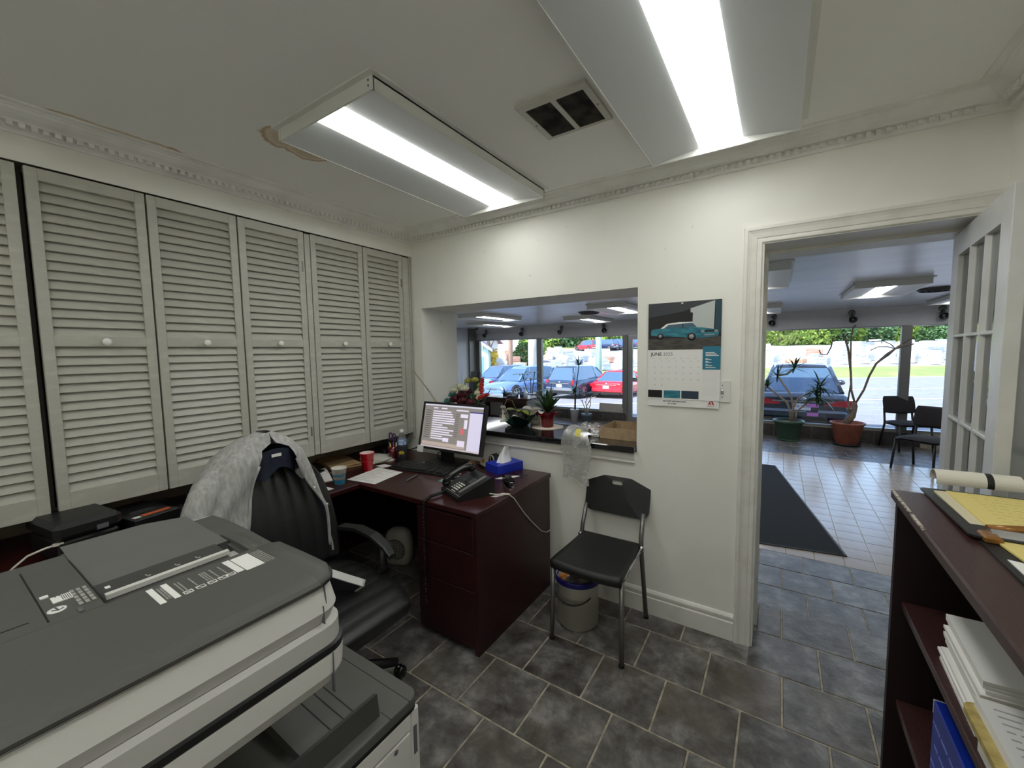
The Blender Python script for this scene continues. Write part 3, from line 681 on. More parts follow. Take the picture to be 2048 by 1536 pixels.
# ================================================================== side chair with bucket
M_cplast = mat('chair_black_plastic', (30,30,29), .48, bump=.1, bs=500)
def side_chair():
    t = thing('side_chair', 'black plastic chair with grey tube legs against the back wall', 'chair', (1.705,-.285,0), 0)
    def seat(u, v):      # u across, v front..back
        x = (u-.5); y = -.225+v*.39
        w = .40-.05*v
        dip = -.012*math.cos(math.pi*x)*math.sin(math.pi*min(1, v*1.05)) - .03*max(0, .12-v)**1.0*1.2
        return (x*w*(1-.03*(abs(x)*2)**6), y-.018*(1-(2*x)**2)*(1-v), .452+dip+.012*v*v)
    mb = MB().grid(seat, 14, 14)
    top = list(mb.v); n = 15
    edge = [i*n for i in range(n)] + [(n-1)*n+j for j in range(1, n)] + [i*n+n-1 for i in range(n-2, -1, -1)] + [j for j in range(n-2, 0, -1)]
    r0 = [top[i] for i in edge]; c0 = Vector((0,-.03,0))
    r1 = [(p[0]*.985, p[1], p[2]-.042) for p in r0]; r2 = [(p[0]*.93, p[1]*.95, p[2]-.046) for p in r0]
    mb.loft([r0, r1, r2], cap=False)
    obj('seat', mb, M_cplast, t)
    # backrest: slightly bowed panel with a slot handle
    def bp_(x, z):
        return (x, .215+.10*(z-.50)/.34-.022*(1-(x/.2)**2), z)
    outer, inner = [], []
    N = 48
    OUT = []
    for cx_, cz_, r0_, a0_ in ((.192,.124,.004,0), (-.192,.124,.004,90), (-.158,-.090,.038,180), (.158,-.090,.038,270)):
        for k_ in range(12): OUT.append((cx_+r0_*math.cos(R(a0_+90*k_/11)), cz_+r0_*math.sin(R(a0_+90*k_/11))))
    def rr(w, h, r, k, tr=None):
        a = 2*math.pi*k/N; c, s_ = math.cos(a), math.sin(a); p = 9
        f = (abs(c)**p+abs(s_)**p)**(-1/p); return w*c*f, h*s_*f
    mb = MB(); rings = []
    for off in (0, .012):
        ro, ri = [], []
        for k in range(N):
            x, z = OUT[k]; z2 = .705+z
            x *= 1 - .06*max(0, -z/.128)**6
            p = bp_(x, z2); ro.append((p[0], p[1]+off, p[2]))
            a = 2*math.pi*k/N; c, s_ = math.cos(a), math.sin(a); f = (abs(c)**4+abs(s_)**4)**(-.25)
            p = bp_(.033*c*f, .755+.0125*s_*f); ri.append((p[0], p[1]+off, p[2]))
        rings += [ro, ri]
    a, b_, c, e = rings; o_ = 0
    mb.add(a+b_, [(i, (i+1) % N, N+(i+1) % N, N+i) for i in range(N)], 0, False)
    mb.add(c+e, [(i, (i+1) % N, N+(i+1) % N, N+i) for i in range(N)], 0, False)
    mb.add(a+c, [(i, (i+1) % N, N+(i+1) % N, N+i) for i in range(N)]); mb.add(b_+e, [(i, (i+1) % N, N+(i+1) % N, N+i) for i in range(N)])
    obj('backrest', mb, M_cplast, t)
    for s in (-1, 1):
        obj('leg', MB().tube([(s*.186,-.20,.425), (s*.192,-.215,.0)], .0125, 10), M_grey, t)
        obj('leg', MB().tube([(s*.172,.215,.62), (s*.176,.165,.50), (s*.180,.155,.43), (s*.192,.225,0.0)], .0125, 10), M_grey, t)
        obj('side_rail', MB().tube([(s*.184,-.2,.418), (s*.178,.155,.44)], .010, 8).sph((s*.183,.15,.445), .016, 10, 8), M_chrome, t)
        for y in (-.215, .225): obj('rubber_foot', MB().lathe([(.0001,0),(.0145,0),(.0145,.012),(.0128,.014)], 12, c=(s*.192,y,0)), M_black, t)
    return t
side_chair()
t = thing('bucket', 'white plastic bucket used as a bin under the side chair', 'bucket', (1.572,-.292,0))
M_buck = mat('bucket_plastic', (214,211,196), .4)
obj('body', MB().lathe([(.0001,0),(.098,0),(.106,.012),(.122,.268),(.127,.27),(.127,.285),(.118,.285),(.116,.02),(.0001,.015)], 32), M_buck, t)
obj('handle', MB().tube([(-.122*math.cos(a)*1.0, -.03-.105*math.sin(a), .245-.075*math.sin(a)) for a in [math.pi*i/14 for i in range(2, 13)]], .0045, 6), M_black, t)
bl = MB()
rng = random.Random(4)
rad = [[.112+.016*math.sin(3*a)+rng.uniform(-.004,.004) for a in [2*math.pi*i/28 for i in range(28)]] for _ in range(4)]
rings = [[(r_*math.cos(2*math.pi*i/28), r_*math.sin(2*math.pi*i/28), z) for i, r_ in enumerate(rr_)] for rr_, z in zip(([.1295]*28, [.132]*28, [.128]*28, [.112]*28), (.262,.285,.296,.27))]
bl.loft(rings, cap=False)
obj('blue_rim', bl, mat('blue_bag', (34,30,110), .3), t)
rub = thing('rubbish', 'crumpled wrappers and an orange packet in the white bucket', 'rubbish', (1.572,-.292,.19))
def crumple(sx, sy, sz, seed, n=10):
    rg = random.Random(seed); mb = MB()
    rr = [[1+rg.uniform(-.28,.2) for _ in range(n)] for _ in range(7)]
    rings = []
    for a in range(7):
        th = math.pi*a/6; q = max(math.sin(th), .02)
        rings.append([(sx*q*rr[a][k]*math.cos(2*math.pi*k/n), sy*q*rr[a][k]*math.sin(2*math.pi*k/n), -sz*math.cos(th)*(.8+.2*rr[a][k])) for k in range(n)])
    return mb.loft(rings, smooth=False)
for i, (x, y, z, c) in enumerate(((-.05,-.02,.075,(214,140,70)), (.0,-.045,.07,(96,92,92)), (.05,-.03,.07,(130,122,120)), (.03,.04,.07,(120,90,80)), (-.03,.05,.075,(200,196,186)))):
    obj('wrapper', crumple(.05,.045,.035,i), mat('wrapper_%d' % i, c, .35), rub, (x,y,z))

# ================================================================== calendar, switch, stick
cal = thing('wall_calendar', 'wall calendar with a turquoise car photo hanging beside the doorway', 'calendar', (2.063,-.0075,1.237))
cols = dict(white=M_paper, photo=mat('photo_dark', (22,23,26), .35), shed=mat('photo_shed', (186,192,188), .4), teal=mat('photo_teal', (20,92,112), .3, c2=(58,140,156), ns=9, stretch=(2,2,8)), road=mat('photo_road', (84,80,74), .5, c2=(52,49,46), ns=20, stretch=(1,1,6)),
    tealbox=mat('cal_teal_box', (34,118,144), .5), ink=mat('cal_ink', (120,120,124), .8), red=mat('cal_red', (176,40,40), .6), dk=mat('cal_black', (30,30,34), .6), glassy=mat('photo_glass', (70,100,118), .3), wheel=mat('photo_wheel', (150,150,152), .4), sky=mat('photo_sky', (58,60,66), .4))
w = .183
def cflat(name, quads, m_, z=.0018, dy=.0004):
    mb = MB()
    for pts in quads: mb.prism(pts, 1, -z-dy, -z)
    return obj(name, mb, m_, cal)
rect = lambda x0, x1, z0, z1: [(x0,z0),(x1,z0),(x1,z1),(x0,z1)]
obj('backing_sheet', MB().box(-w+.001,w-.003,-.0016,0,0,.563), cols['white'], cal)
obj('page', MB().prism([(-.0016,.040),(-.0030,.30),(-.0022,.311),(-.0016,.311),(-.0016,.040)][:4] , 0, -w, w).box(-w,w,-.004,-.0016,.040,.313), cols['white'], cal)
obj('photo', MB().box(-w,w,-.0046,-.0016,.311,.566), cols['photo'], cal)
cflat('photo_sky', [[(-w+.002,.565),(w*.86,.565),(w*.0,.515),(-w+.002,.49)]], cols['sky'], .0046)
cflat('photo_shed', [[(.045,.415),(.148,.412),(.152,.562),(.035,.528),(.035,.508),(.047,.505)]], cols['shed'], .0048)
cflat('photo_wall', [rect(.155,w-.002,.40,.565)], mat('photo_bluewall', (30,66,78), .4), .0048)
cflat('photo_road', [[(-w,.312),(w,.312),(w,.378),(-w,.372)]], cols['road'], .0047)
# the car in the photo
body = [(-.168,.392),(-.13,.386),(.06,.374),(.09,.372),(.168,.378),(.172,.395),(.165,.412),(.10,.425),(.06,.428),(-.10,.428),(-.16,.424),(-.17,.41)]
cflat('photo_car_body', [body], cols['teal'], .0050)
cflat('photo_car_roof', [[(-.118,.427),(-.085,.452),(-.02,.459),(.045,.457),(.05,.453),(-.075,.446),(-.10,.427)]], cols['white'], .0053)
cflat('photo_car_window', [[(-.095,.428),(-.072,.446),(-.005,.450),(-.005,.428)], [(0,.428),(.0,.450),(.045,.453),(.068,.428)]], cols['glassy'], .0053)
mb = MB()
for x, z, r_ in ((-.118,.384,.017), (.042,.379,.021)): mb.lathe([(.0001,0),(r_,0),(r_,.0006),(.0001,.0006)], 18, M=TR(x,-.0058,z,-90,0,0))
obj('photo_tire', mb, cols['dk'], cal)
mb = MB()
for x, z, r_ in ((-.118,.384,.010), (.042,.379,.013)): mb.lathe([(.0001,0),(r_,0),(r_,.0004),(.0001,.0004)], 10, M=TR(x,-.0062,z,-90,0,0))
obj('photo_wheel', mb, cols['wheel'], cal)
cflat('photo_headlight', [rect(.088,.104,.400,.412), rect(.152,.168,.401,.411), rect(.104,.152,.384,.390)], cols['wheel'], .0058)
cflat('photo_grille', [rect(.105,.151,.401,.411)], cols['dk'], .0058)
cflat('teal_note', [rect(.098,w,.205,.326)], cols['tealbox'], .0048)
cflat('note_text', [rect(.112,.155,.292,.296), rect(.112,.165,.284,.288), rect(.112,.175,.276,.280), rect(.112,.124,.262,.265), rect(.112,.14,.256,.259), rect(.112,.126,.246,.249), rect(.112,.14,.24,.243), rect(.112,.124,.23,.233), rect(.112,.145,.224,.227), rect(.112,.16,.214,.217)], cols['white'], .0053)
cflat('photo_strip', [rect(-w+.002,-.105,.046,.088), ], cols['photo'], .0042)
cflat('photo_strip', [rect(-.096,-.01,.046,.088)], cols['teal'], .0042)
cflat('photo_strip', [rect(-.004,.082,.046,.088)], mat('photo_navy', (40,56,76), .4), .0042)
text('month', 'JUNE', .026, cols['dk'], cal, TR(-.168,-.0042,.279,90,0,0), ext=.0001, bold=.0004)
text('year', '2025', .026, cols['ink'], cal, TR(-.103,-.0042,.279,90,0,0), ext=.0001)
text('sponsor_line', 'FACTORY MOTOR PARTS', .0105, cols['dk'], cal, TR(-.10,-.0020,.024,90,0,0), ext=.0001, bold=.0003)
text('sponsor_line', 'PEL XXXXXXX'.replace('XXXXXXX', '3532508'), .0085, cols['dk'], cal, TR(-.075,-.0020,.012,90,0,0), ext=.0001, bold=.0002)
text('logo_word', 'AXALTA', .009, cols['red'], cal, TR(.122,-.0020,.010,90,0,0), ext=.0001)
cflat('logo_mark', [[(.126,.020),(.138,.038),(.142,.038),(.138,.028),(.146,.020),(.136,.020),(.134,.024),(.131,.020)], [(.142,.038),(.150,.038),(.158,.020),(.150,.020)]], cols['red'], .0018)
days = [['','','','','','',''] for _ in range(6)]
dn = 1
for r_ in range(6):
    for c in range(7):
        if dn <= 30 and r_*7+c >= 0: days[r_][c] = str(dn); dn += 1
mbn = None
for c, nme in enumerate(('SUN','MON','TUE','WED','THU','FRI','SAT')): text('weekday', nme, .006, cols['ink'], cal, TR(-.162+.037*c,-.0042,.262,90,0,0), ext=.0001)
for r_ in range(5):
    for c in range(7):
        if days[r_][c]: text('day', days[r_][c], .008, cols['ink'], cal, TR(-.148+.037*c,-.0042,.246-.033*r_,90,0,0), ext=.0001)
mb = MB()
for i in range(6): mb.box(.103,.168,-.0043,-.004,.192-.0105*i,.1924-.0105*i).box(.103,.168,-.0043,-.004,.122-.0105*i,.1224-.0105*i)
for i in range(8): mb.box(.103+.0092*i,.1033+.0092*i,-.0043,-.004,.137,.192).box(.103+.0092*i,.1033+.0092*i,-.0043,-.004,.067,.122)
obj('mini_month', mb, mat('cal_faint', (205,205,208), .8), cal)
obj('push_pin', MB().lathe([(.0001,.012),(.005,.011),(.004,.006),(.006,.001),(.0001,0)], 12, M=TR(-.005,-.0046,.556,90,0,0)), M_white, cal)
sw = thing('light_switch', 'white wall switch plate behind the edge of the calendar', 'switch', (2.257,0,1.329))
obj('plate', MB().box(-.038,.038,-.006,0,-.058,.058,b=.002), M_white, sw)
obj('toggle', MB().prism([(-.006,-.012),(-.018,.004),(-.015,.010),(-.006,.012)], 0, -.006,.006), M_white, sw)
obj('toggle_slot', MB().box(-.007,.007,-.0066,-.006,-.014,.014), M_ink, sw)
for z in (-.03,.03): obj('screw', MB().sph((0,-.006,z), (.003,.0015,.003), 8, 4), M_ink, sw)
tag(obj('thin_stick', MB().tube([(.012,-.02,1.40),(.19,-.03,1.25),(.33,-.035,1.10),(.36,-.05,1.03)], .0022, 6).tube([(.012,-.022,1.403),(.16,-.024,1.265),(.31,-.04,1.10)], .0016, 6), mat('tan_cord', (150,120,88), .5)), 'thin tan cord running down from the cabinet corner behind the monitor', 'cord')
# ================================================================== things on the desk
ZD = .758
def sheet(pts, z, label, name='paper_sheet', m_=None, th=.0012, group=None, cat='paper', text_lines=0, seed=1):
    """a sheet or stack lying flat: four corners, thickness, printed lines as a part"""
    c = Vector((sum(p[0] for p in pts)/4, sum(p[1] for p in pts)/4, z))
    loc = [(p[0]-c.x, p[1]-c.y) for p in pts]
    t = thing(name, label, cat, c, 0, group)
    obj('sheet', MB().prism(loc, 2, 0, th), m_ or M_paper, t)
    if text_lines:
        rg = random.Random(seed); mb = MB()
        a, b_, d_ = Vector(loc[0]), Vector(loc[1]), Vector(loc[3])
        for i in range(text_lines):
            v = .12+.76*i/max(1, text_lines-1); u0 = .1+rg.uniform(0,.06); u1 = rg.uniform(.45,.9)
            q = [a+(b_-a)*u+(d_-a)*w_ for u, w_ in ((u0,v), (u1,v), (u1,v+.016), (u0,v+.016))]
            mb.prism([tuple(p) for p in q], 2, th, th+.0002)
        o = obj('printed_lines', mb, mat('print_pale', (178,178,182), .8), t); o['kind'] = 'stuff'
    return t
sheet([(.227,-.819),(.459,-.789),(.414,-.529),(.174,-.537)], ZD, 'white printed sheet lying in front of the keyboard and red cup', text_lines=9)
sheet([(.02,-1.16),(.319,-1.136),(.314,-.967),(.023,-.992)], ZD, 'white sheet on the desk return beside the jacket', text_lines=7, seed=2)
sheet([(-.12,-.985),(.138,-.953),(.169,-.88),(-.14,-.73)], ZD, 'loose white papers under the mobile phone', th=.004, text_lines=5, seed=3)
t = thing('mobile_phone', 'black mobile phone lying on loose papers by the paper cup', 'phone', (-.07,-.865,ZD+.0045), 115)
obj('case', MB().rrect(-.075,.075,-.038,.038,0,.008,.01,b=.002), M_black, t); obj('screen', MB().rrect(-.071,.071,-.034,.034,.0075,.0085,.008), M_blackg, t)
M_kraft = mat('kraft', (186,156,112), .7, c2=(168,138,98), ns=12)
t = thing('envelope_stack', 'tan padded envelopes lying under the cabinets behind the paper cup', 'envelope', (-.16,-.62,ZD))
for i, a in enumerate((0, 4, -3)): obj('envelope', MB().box(-.17,.17,-.1,.1,.008*i,.008*i+.0075,b=.003, M=TR(rz=-12+a)), M_kraft, t)
t = thing('paper_stack', 'pile of folded white paper between the red cup and pencil cup', 'paper', (.0,-.40,ZD))
for i in range(5): obj('sheet', MB().box(-.1,.1,-.09,.09,.005*i,.005*i+.0045, M=TR(rz=-20+9*i, x=.004*i)), mat('paper_warm', (226,222,212), .7), t)
sheet([(.13,-.52),(.2,-.53),(.235,-.46),(.15,-.46)], ZD, 'small crumpled white slip with print by the red cup', th=.003, text_lines=2)

# cups
def cup(loc, r0, r1, h, label, m_out, m_in, bands=()):
    t = thing('cup', label, 'cup', loc)
    obj('wall', MB().lathe([(.0001,0),(r0,0),(r1,h),(r1+.0025,h+.001),(r1+.0025,h+.005),(r1-.0005,h+.005)], 28), m_out, t)
    obj('inside', MB().lathe([(r1-.0005,h+.005),(r1-.002,h-.004),(r0-.002,.006),(.0001,.006)], 28), m_in, t)
    for z0, z1, m_ in bands:
        f = lambda z: r0+(r1-r0)*z/h+.0004
        obj('printed_band', MB().lathe([(f(z0),z0),(f(z1),z1)], 28), m_, t)
    return t
M_cupw = mat('cup_white', (226,224,214), .5)
cup((.262,-.895,ZD), .029, .043, .098, 'white paper cup with two blue bands on the return', M_cupw, M_cupw, ((.003,.032,mat('cup_blue', (44,124,160), .5)), (.052,.064,mat('cup_blue', (44,124,160)))))
t = cup((.163,-.615,ZD), .032, .047, .118, 'red plastic party cup in front of the cabinets', mat('cup_red', (196,22,40), .25, coat=.3), mat('cup_red_inside', (236,214,214), .3))
obj('groove', MB().lathe([(.0415,.066),(.0425,.068),(.0418,.071)], 28), mat('cup_red', (196,22,40)), t)
# pencil cup with scissors and pens
t = thing('pencil_cup', 'dark red pencil cup beside the water bottle', 'pencil cup', (.085,-.325,ZD))
M_maroon = mat('maroon_glass', (92,16,28), .15, coat=.5)
obj('cup', MB().lathe([(.0001,0),(.037,0),(.040,.10),(.037,.10),(.034,.005),(.0001,.004)], 8), M_maroon, t)
t = thing('scissors', 'purple handled scissors standing in the red pencil cup', 'scissors', (.085,-.325,ZD+.006))
M_purple = mat('scissor_purple', (74,52,96), .4)
for s in (-1, 1):
    th = [i*2*math.pi/16 for i in range(17)]
    obj('handle', MB().tube([(s*.024+.017*math.cos(a), -.004*s, .165+.026*math.sin(a)) for a in th], .0052, 8), M_purple, t)
    obj('blade', MB().prism([(s*.018,.142),(s*.008,.142),(-s*.006,.01),(-s*.002,.005)], 1, -.001-.002*s, .001-.002*s), M_chrome, t)
for i, (c, dx, dy, h) in enumerate((((60,40,130),-.016,.012,.125), ((220,214,90),.002,-.022,.12), ((170,30,60),.02,-.012,.128), ((226,226,226),.024,.008,.122), ((60,50,120),-.02,-.012,.13))):
    tp = tag(obj('pen', MB().tube([(0,0,0),(dx*.5,dy*.5,h)], .0042, 8), mat('pen_%d' % i, c, .35)), ('violet pen at the back of the pencil cup','yellow pencil in the pencil cup','red pen in the pencil cup','white pen in the pencil cup','violet pen at the left of the pencil cup')[i], 'pen', 'pens in the pencil cup')
    tp.location = (.085+dx*.7, -.325+dy*.7, ZD+.006)
# bottle in a foam sleeve
t = thing('water_bottle', 'clear water bottle in a black foam sleeve with a yellow emblem', 'bottle', (.198,-.335,ZD))
M_pet = mat('clear_plastic', (225,235,240), .08, trans=.85, alpha=.55)
obj('bottle', MB().lathe([(.028,.004),(.030,.12),(.031,.16),(.028,.185),(.014,.212),(.0125,.222)], 24), M_pet, t)
obj('cap', MB().lathe([(.0145,.218),(.0145,.236),(.012,.238),(.0001,.238)], 18), M_white, t)
obj('label_band', MB().lathe([(.0315,.128),(.0318,.166)], 24), mat('bottle_label', (88,132,196), .4, c2=(200,214,236), ns=60), t)
obj('foam_sleeve', MB().lathe([(.0001,0),(.036,0),(.037,.004),(.037,.118),(.033,.119)], 28), mat('foam_black', (20,19,26), .8), t)
em = MB()
for k in range(9):
    a0, a1 = R(15+k*16.6), R(15+(k+1)*16.6)
    for a, b_ in ((a0, a1),):
        def sp(a_, r_): return (r_*math.cos(a_), .062+r_*math.sin(a_))
        p = [sp(a,.024), sp(b_,.024), sp(b_,.020), sp(a,.020)]
        em.add([(.0376*math.sin(x/.0376), -.0376*math.cos(x/.0376), z) for x, z in p], [(0,1,2,3)])
for x0, x1, z0, z1 in ((-.016,-.010,.062,.078), (-.007,-.001,.062,.080), (.002,.008,.062,.080), (.011,.016,.062,.076), (-.018,.018,.054,.058), (-.018,.018,.046,.051)):
    em.add([(.0376*math.sin(x/.0376), -.0376*math.cos(x/.0376), z) for x, z in ((x0,z0),(x1,z0),(x1,z1),(x0,z1))], [(0,1,2,3)])
o = obj('yellow_emblem', em, mat('emblem_yellow', (214,190,40), .6), t, rot=(0,0,R(38)))
# monitor
t = thing('monitor', 'black computer monitor showing a grey data form on the desk', 'monitor', (.51,-.2,ZD))
obj('base', MB().rrect(-.14,.14,-.10,.10,0,.012,.03,b=.004), M_black, t)
obj('neck', MB().prism([(-.01,.012),(.03,.012),(.02,.24),(-.02,.24)], 0, -.045, .045), M_black, t)
TM = TR(.085,-.075,.105,-13,0,0)
SW, SH = .285, .170
obj('back_shell', MB().box(-SW,SW,-.001,.03,0,2*SH,b=.004, M=TM), M_black, t)
mbz = MB()
for a in ((-SW,SW,0,.017), (-SW,SW,2*SH-.015,2*SH), (-SW,-SW+.015,.017,2*SH-.015), (SW-.015,SW,.017,2*SH-.015)): mbz.box(a[0],a[1],-.010,-.003,a[2],a[3], M=TM)
obj('bezel', mbz, M_black, t)
def scr(name, rects, c, dy, em=.75):
    mb = MB()
    for x0, x1, z0, z1 in rects:
        X = lambda u: -SW+.015+u*(2*SW-.03); Z = lambda v: .017+v*(2*SH-.032)
        mb.box(X(x0), X(x1), -.0042-dy, -.0036-dy, Z(z0), Z(z1), M=TM)
    o = obj(name, mb, mat('screen_'+name, c, .3, emit=em), t); return o
scr('screen', [(0,1,0,1)], (112,107,104), 0)
scr('window_right', [(.79,1,.03,.86)], (176,172,192), .0003)
scr('window_title', [(0,1,.965,1)], (178,176,190), .0003)
scr('taskbar', [(0,1,0,.035)], (160,150,152), .0003)
scr('button_row', [(.02,.76,.05,.13)], (150,138,130), .0003)
scr('blue_bar', [(.79,1,.86,.885)], (40,44,104), .0003)
rg = random.Random(5); rects = []
v = .86
for i in range(13):
    rects.append((.16, rg.uniform(.34,.56), v-.035, v-.006)); v -= .052
rects += [(.16,.24,.90,.93), (.3,.4,.90,.93), (.56,.76,.88,.91), (.64,.76,.74,.82), (.71,.76,.50,.70), (.38,.48,.16,.25), (.63,.75,.10,.23), (.45,.55,.62,.65)]
o = scr('form_field', rects, (186,180,196), .0005); o['kind'] = 'stuff'
o = scr('red_entry', [(.66,.71,.37,.50)], (172,88,96), .0005)
o = scr('form_caption', [(.03,.13,.84-.052*i,.855-.052*i) for i in range(13)] + [(.56,.62,.80-.045*i,.81-.045*i) for i in range(12)], (80,74,72), .0005, .4); o['kind'] = 'stuff'
obj('sticky_note', MB().box(-SW-.004,-SW+.055,-.0125,-.0115,-.028,.020, M=TM), M_paper, t)
obj('cable', MB().tube([(-.0,-.02,.1),(-.06,-.03,.07),(-.08,-.0,.02),(-.05,.02,.008)], .004, 6), M_black, t)
# keyboard with separate keys
t = thing('keyboard', 'black computer keyboard in front of the monitor', 'keyboard', (.480,-.412,ZD), 6.5)
obj('case', MB().prism([(-.076,0),(.076,0),(.076,.022),(.06,.024),(-.07,.012),(-.076,.008)], 0, -.232, .232), M_black, t)
km = MB().prism([(-.0082,0),(.0082,0),(.0062,.006),(-.0062,.006)], 0, -.0082, .0082).mesh('key', mat('key_black', (38,38,40), .4))
mb = MB()
for r_ in range(6):
    for c in range(22):
        if c in (15, 18) or (r_ == 5 and 3 < c < 9): continue
        x = -.212+.0198*c; y = -.052+.0205*r_ if r_ > 0 else -.054
        mb.box(x-.0083, x+.0083, y-.0083, y+.0083, .0135+.0011*r_*.9+.002, .0205+.0011*r_, b=.0015)
mb.box(-.13,-.03,-.062,-.046,.0135,.0195,b=.0015)
o = obj('keys', mb, mat('key_black', (38,38,40), .4), t); o['kind'] = 'stuff'
t = thing('desk_blotter_sheet', 'pale laminated sheet lying under the monitor foot', 'paper', (.50,-.27,ZD))
obj('sheet', MB().prism([(-.15,-.02),(.14,-.035),(.15,.03),(-.14,.04)], 2, .0, .0012), mat('laminate', (190,200,204), .25), t)
obj('dark_photo', MB().prism([(-.06,-.02),(.03,-.022),(.03,.02),(-.06,.022)], 2, .0012, .0016), M_black, t)
# telephone
t = thing('telephone', 'black office telephone with white number keys on the desk corner', 'telephone', (1.045,-.615,ZD), -24)
obj('body', MB().prism([(-.115,0),(.115,0),(.11,.088),(.095,.098),(-.10,.030),(-.115,.022)], 0, -.11, .11), M_black, t)
FT = TR(0,-.10,.030,math.degrees(math.atan2(.068,.195)),0,0)
M_keyw = mat('phone_key', (214,212,204), .4)
for r_ in range(4):
    for c in range(3): obj('number_key', MB().box(-.020+.0175*c,-.008+.0175*c,.022+.0155*r_,.031+.0155*r_,0,.004,b=.001, M=FT), M_keyw, t)
for i in range(3): obj('function_key', MB().box(-.012+.016*i,-.004+.016*i,.006,.012,0,.003, M=FT), M_keyw, t)
for i in range(4): obj('side_key', MB().box(-.044,-.034,.022+.0155*i,.029+.0155*i,0,.003, M=FT), M_keyw, t)
mb = MB()
for i in range(11): mb.box(.072,.079,.02+.016*i,.029+.016*i,0,.003, M=FT)
o = obj('line_keys', mb, M_ink, t)
o['kind'] = 'stuff'
obj('line_strip', MB().box(.050,.068,.018,.196,0,.002, M=FT), mat('phone_strip', (120,120,118), .3), t)
obj('display', MB().box(-.035,.005,.10,.150,0,.003, M=FT), mat('lcd', (58,60,60), .15), t)
for i in range(3): obj('menu_key', MB().box(.012+.012*i,.020+.012*i,.10,.15,0,.003, M=FT), mat('phone_grey_key', (84,84,84), .4), t)
obj('bottom_bar', MB().box(-.06,.108,-.004,.0,.0,.002, M=FT), mat('phone_strip', (120,120,118)), t)
hs = [(-.082,.008,.022),(-.082,.03,.040),(-.082,.07,.048),(-.082,.13,.048),(-.082,.17,.040),(-.082,.195,.022)]
obj('handset', MB().tube(hs, [.020,.023,.017,.017,.023,.020], 12, M=FT).sph((-.082,.015,.022), (.024,.026,.02), 12, 8, M=FT).sph((-.082,.186,.022), (.024,.026,.02), 12, 8, M=FT), M_blackg, t)
# coiled cord
pth = []
key = [Vector(p) for p in ((.955,-.665,.785), (.945,-.72,.772), (.930,-.79,.772), (.925,-.842,.755), (.930,-.852,.65), (.928,-.852,.5), (.926,-.852,.36), (.93,-.852,.20))]
def along(u):
    u *= len(key)-1; i = min(int(u), len(key)-2); return key[i].lerp(key[i+1], u-i)
for i in range(900):
    u = i/899; p = along(u); a = 2*math.pi*u*75; r_ = .0075
    tdir = (along(min(1, u+.01))-along(max(0, u-.01))).normalized(); s_ = tdir.cross(Vector((1,.3,0))).normalized(); w_ = tdir.cross(s_)
    pth.append(p+s_*r_*math.cos(a)+w_*r_*math.sin(a))
tag(obj('coil_cord', MB().tube(pth, .0022, 5), M_blackg), 'black coiled telephone cord hanging over the desk edge', 'cord')
tag(obj('phone_cable', MB().tube([(1.14,-.60,.768),(1.18,-.585,.768),(1.212,-.573,.766),(1.25,-.555,.768),(1.274,-.535,.764),(1.281,-.50,.735),(1.279,-.45,.68),(1.277,-.391,.615),(1.276,-.32,.545),(1.276,-.26,.49),(1.275,-.18,.42),(1.274,-.11,.385),(1.272,-.055,.380)], .003, 6), mat('cable_white', (222,216,206), .5)), 'white cable running from the telephone down the desk side', 'cable')
# tissue box, stapler, tape, cards, block, mouse, pen
t = thing('tissue_box', 'blue tissue box with a white tissue pulled up', 'tissue box', (.972,-.140,ZD), 72)
obj('box', MB().box(-.105,.105,-.072,.072,0,.058,b=.002), mat('tissue_blue', (32,56,190), .4, c2=(24,44,164), ns=5), t)
obj('opening', MB().rrect(-.05,.05,-.022,.022,.0575,.0588,.02), mat('tissue_hole', (200,204,214), .6), t)
def tis(u, v):
    a = 2*math.pi*u; r_ = .045*(1-v)**.7*(1+.18*math.sin(3*a+1)+.12*math.sin(5*a))+.006+.012*v*math.sin(2*a)
    return (r_*math.cos(a)*1.1+.02*v, r_*math.sin(a)*.55+.012*math.sin(3*v), .058+.095*v+.012*v*math.sin(2*a+.5))
obj('tissue', MB().grid(tis, 22, 9), mat('tissue_white', (236,236,238), .8), t)
t = thing('stapler', 'black and chrome stapler near the desk corner', 'stapler', (1.165,-.385,ZD), -43)
obj('base_plate', MB().rrect(-.09,.09,-.022,.022,0,.006,.02), M_chrome, t)
obj('magazine', MB().box(-.075,.085,-.010,.010,.018,.030,b=.003, M=TR(ry=-3)), M_chrome, t)
obj('arm', MB().prism([(-.085,.006),(-.065,.006),(.07,.030),(.088,.032),(.090,.048),(.06,.058),(-.02,.056),(-.075,.038),(-.088,.024)], 1, -.017, .017), M_blackg, t)
obj('nose', MB().box(.07,.092,-.013,.013,.02,.045,b=.004), M_chrome, t)
t = thing('tape_dispenser', 'black tape dispenser behind the card holder by the wall', 'tape dispenser', (.86,-.085,ZD), -25)
obj('body', MB().prism([(-.07,0),(.065,0),(.07,.02),(.03,.03),(.01,.075),(-.02,.082),(-.05,.06),(-.06,.03)], 1, -.022, .022), M_black, t)
obj('tape_roll', MB().lathe([(.016,-.012),(.032,-.012),(.032,.012),(.016,.012),(.016,-.012)], 20, M=TR(-.012,-.012,.046,90,0,0)), mat('tape_white', (220,220,214), .3), t)
t = thing('card_holder', 'small card propped in a holder between monitor and tissue box', 'card', (.79,-.14,ZD), -30)
obj('holder', MB().prism([(-.02,0),(.02,0),(.02,.03),(.012,.03),(.01,.008),(-.012,.008),(-.02,.014)], 0, -.045, .045), M_black, t)
obj('card', MB().box(-.044,.044,-.006,-.003,.006,.062, M=TR(rx=-14)), mat('card_cream', (226,218,200), .6), t)
obj('card_picture', MB().box(-.02,.02,-.0066,-.0058,.025,.048, M=TR(rx=-14)), mat('card_amber', (206,150,70), .6), t)
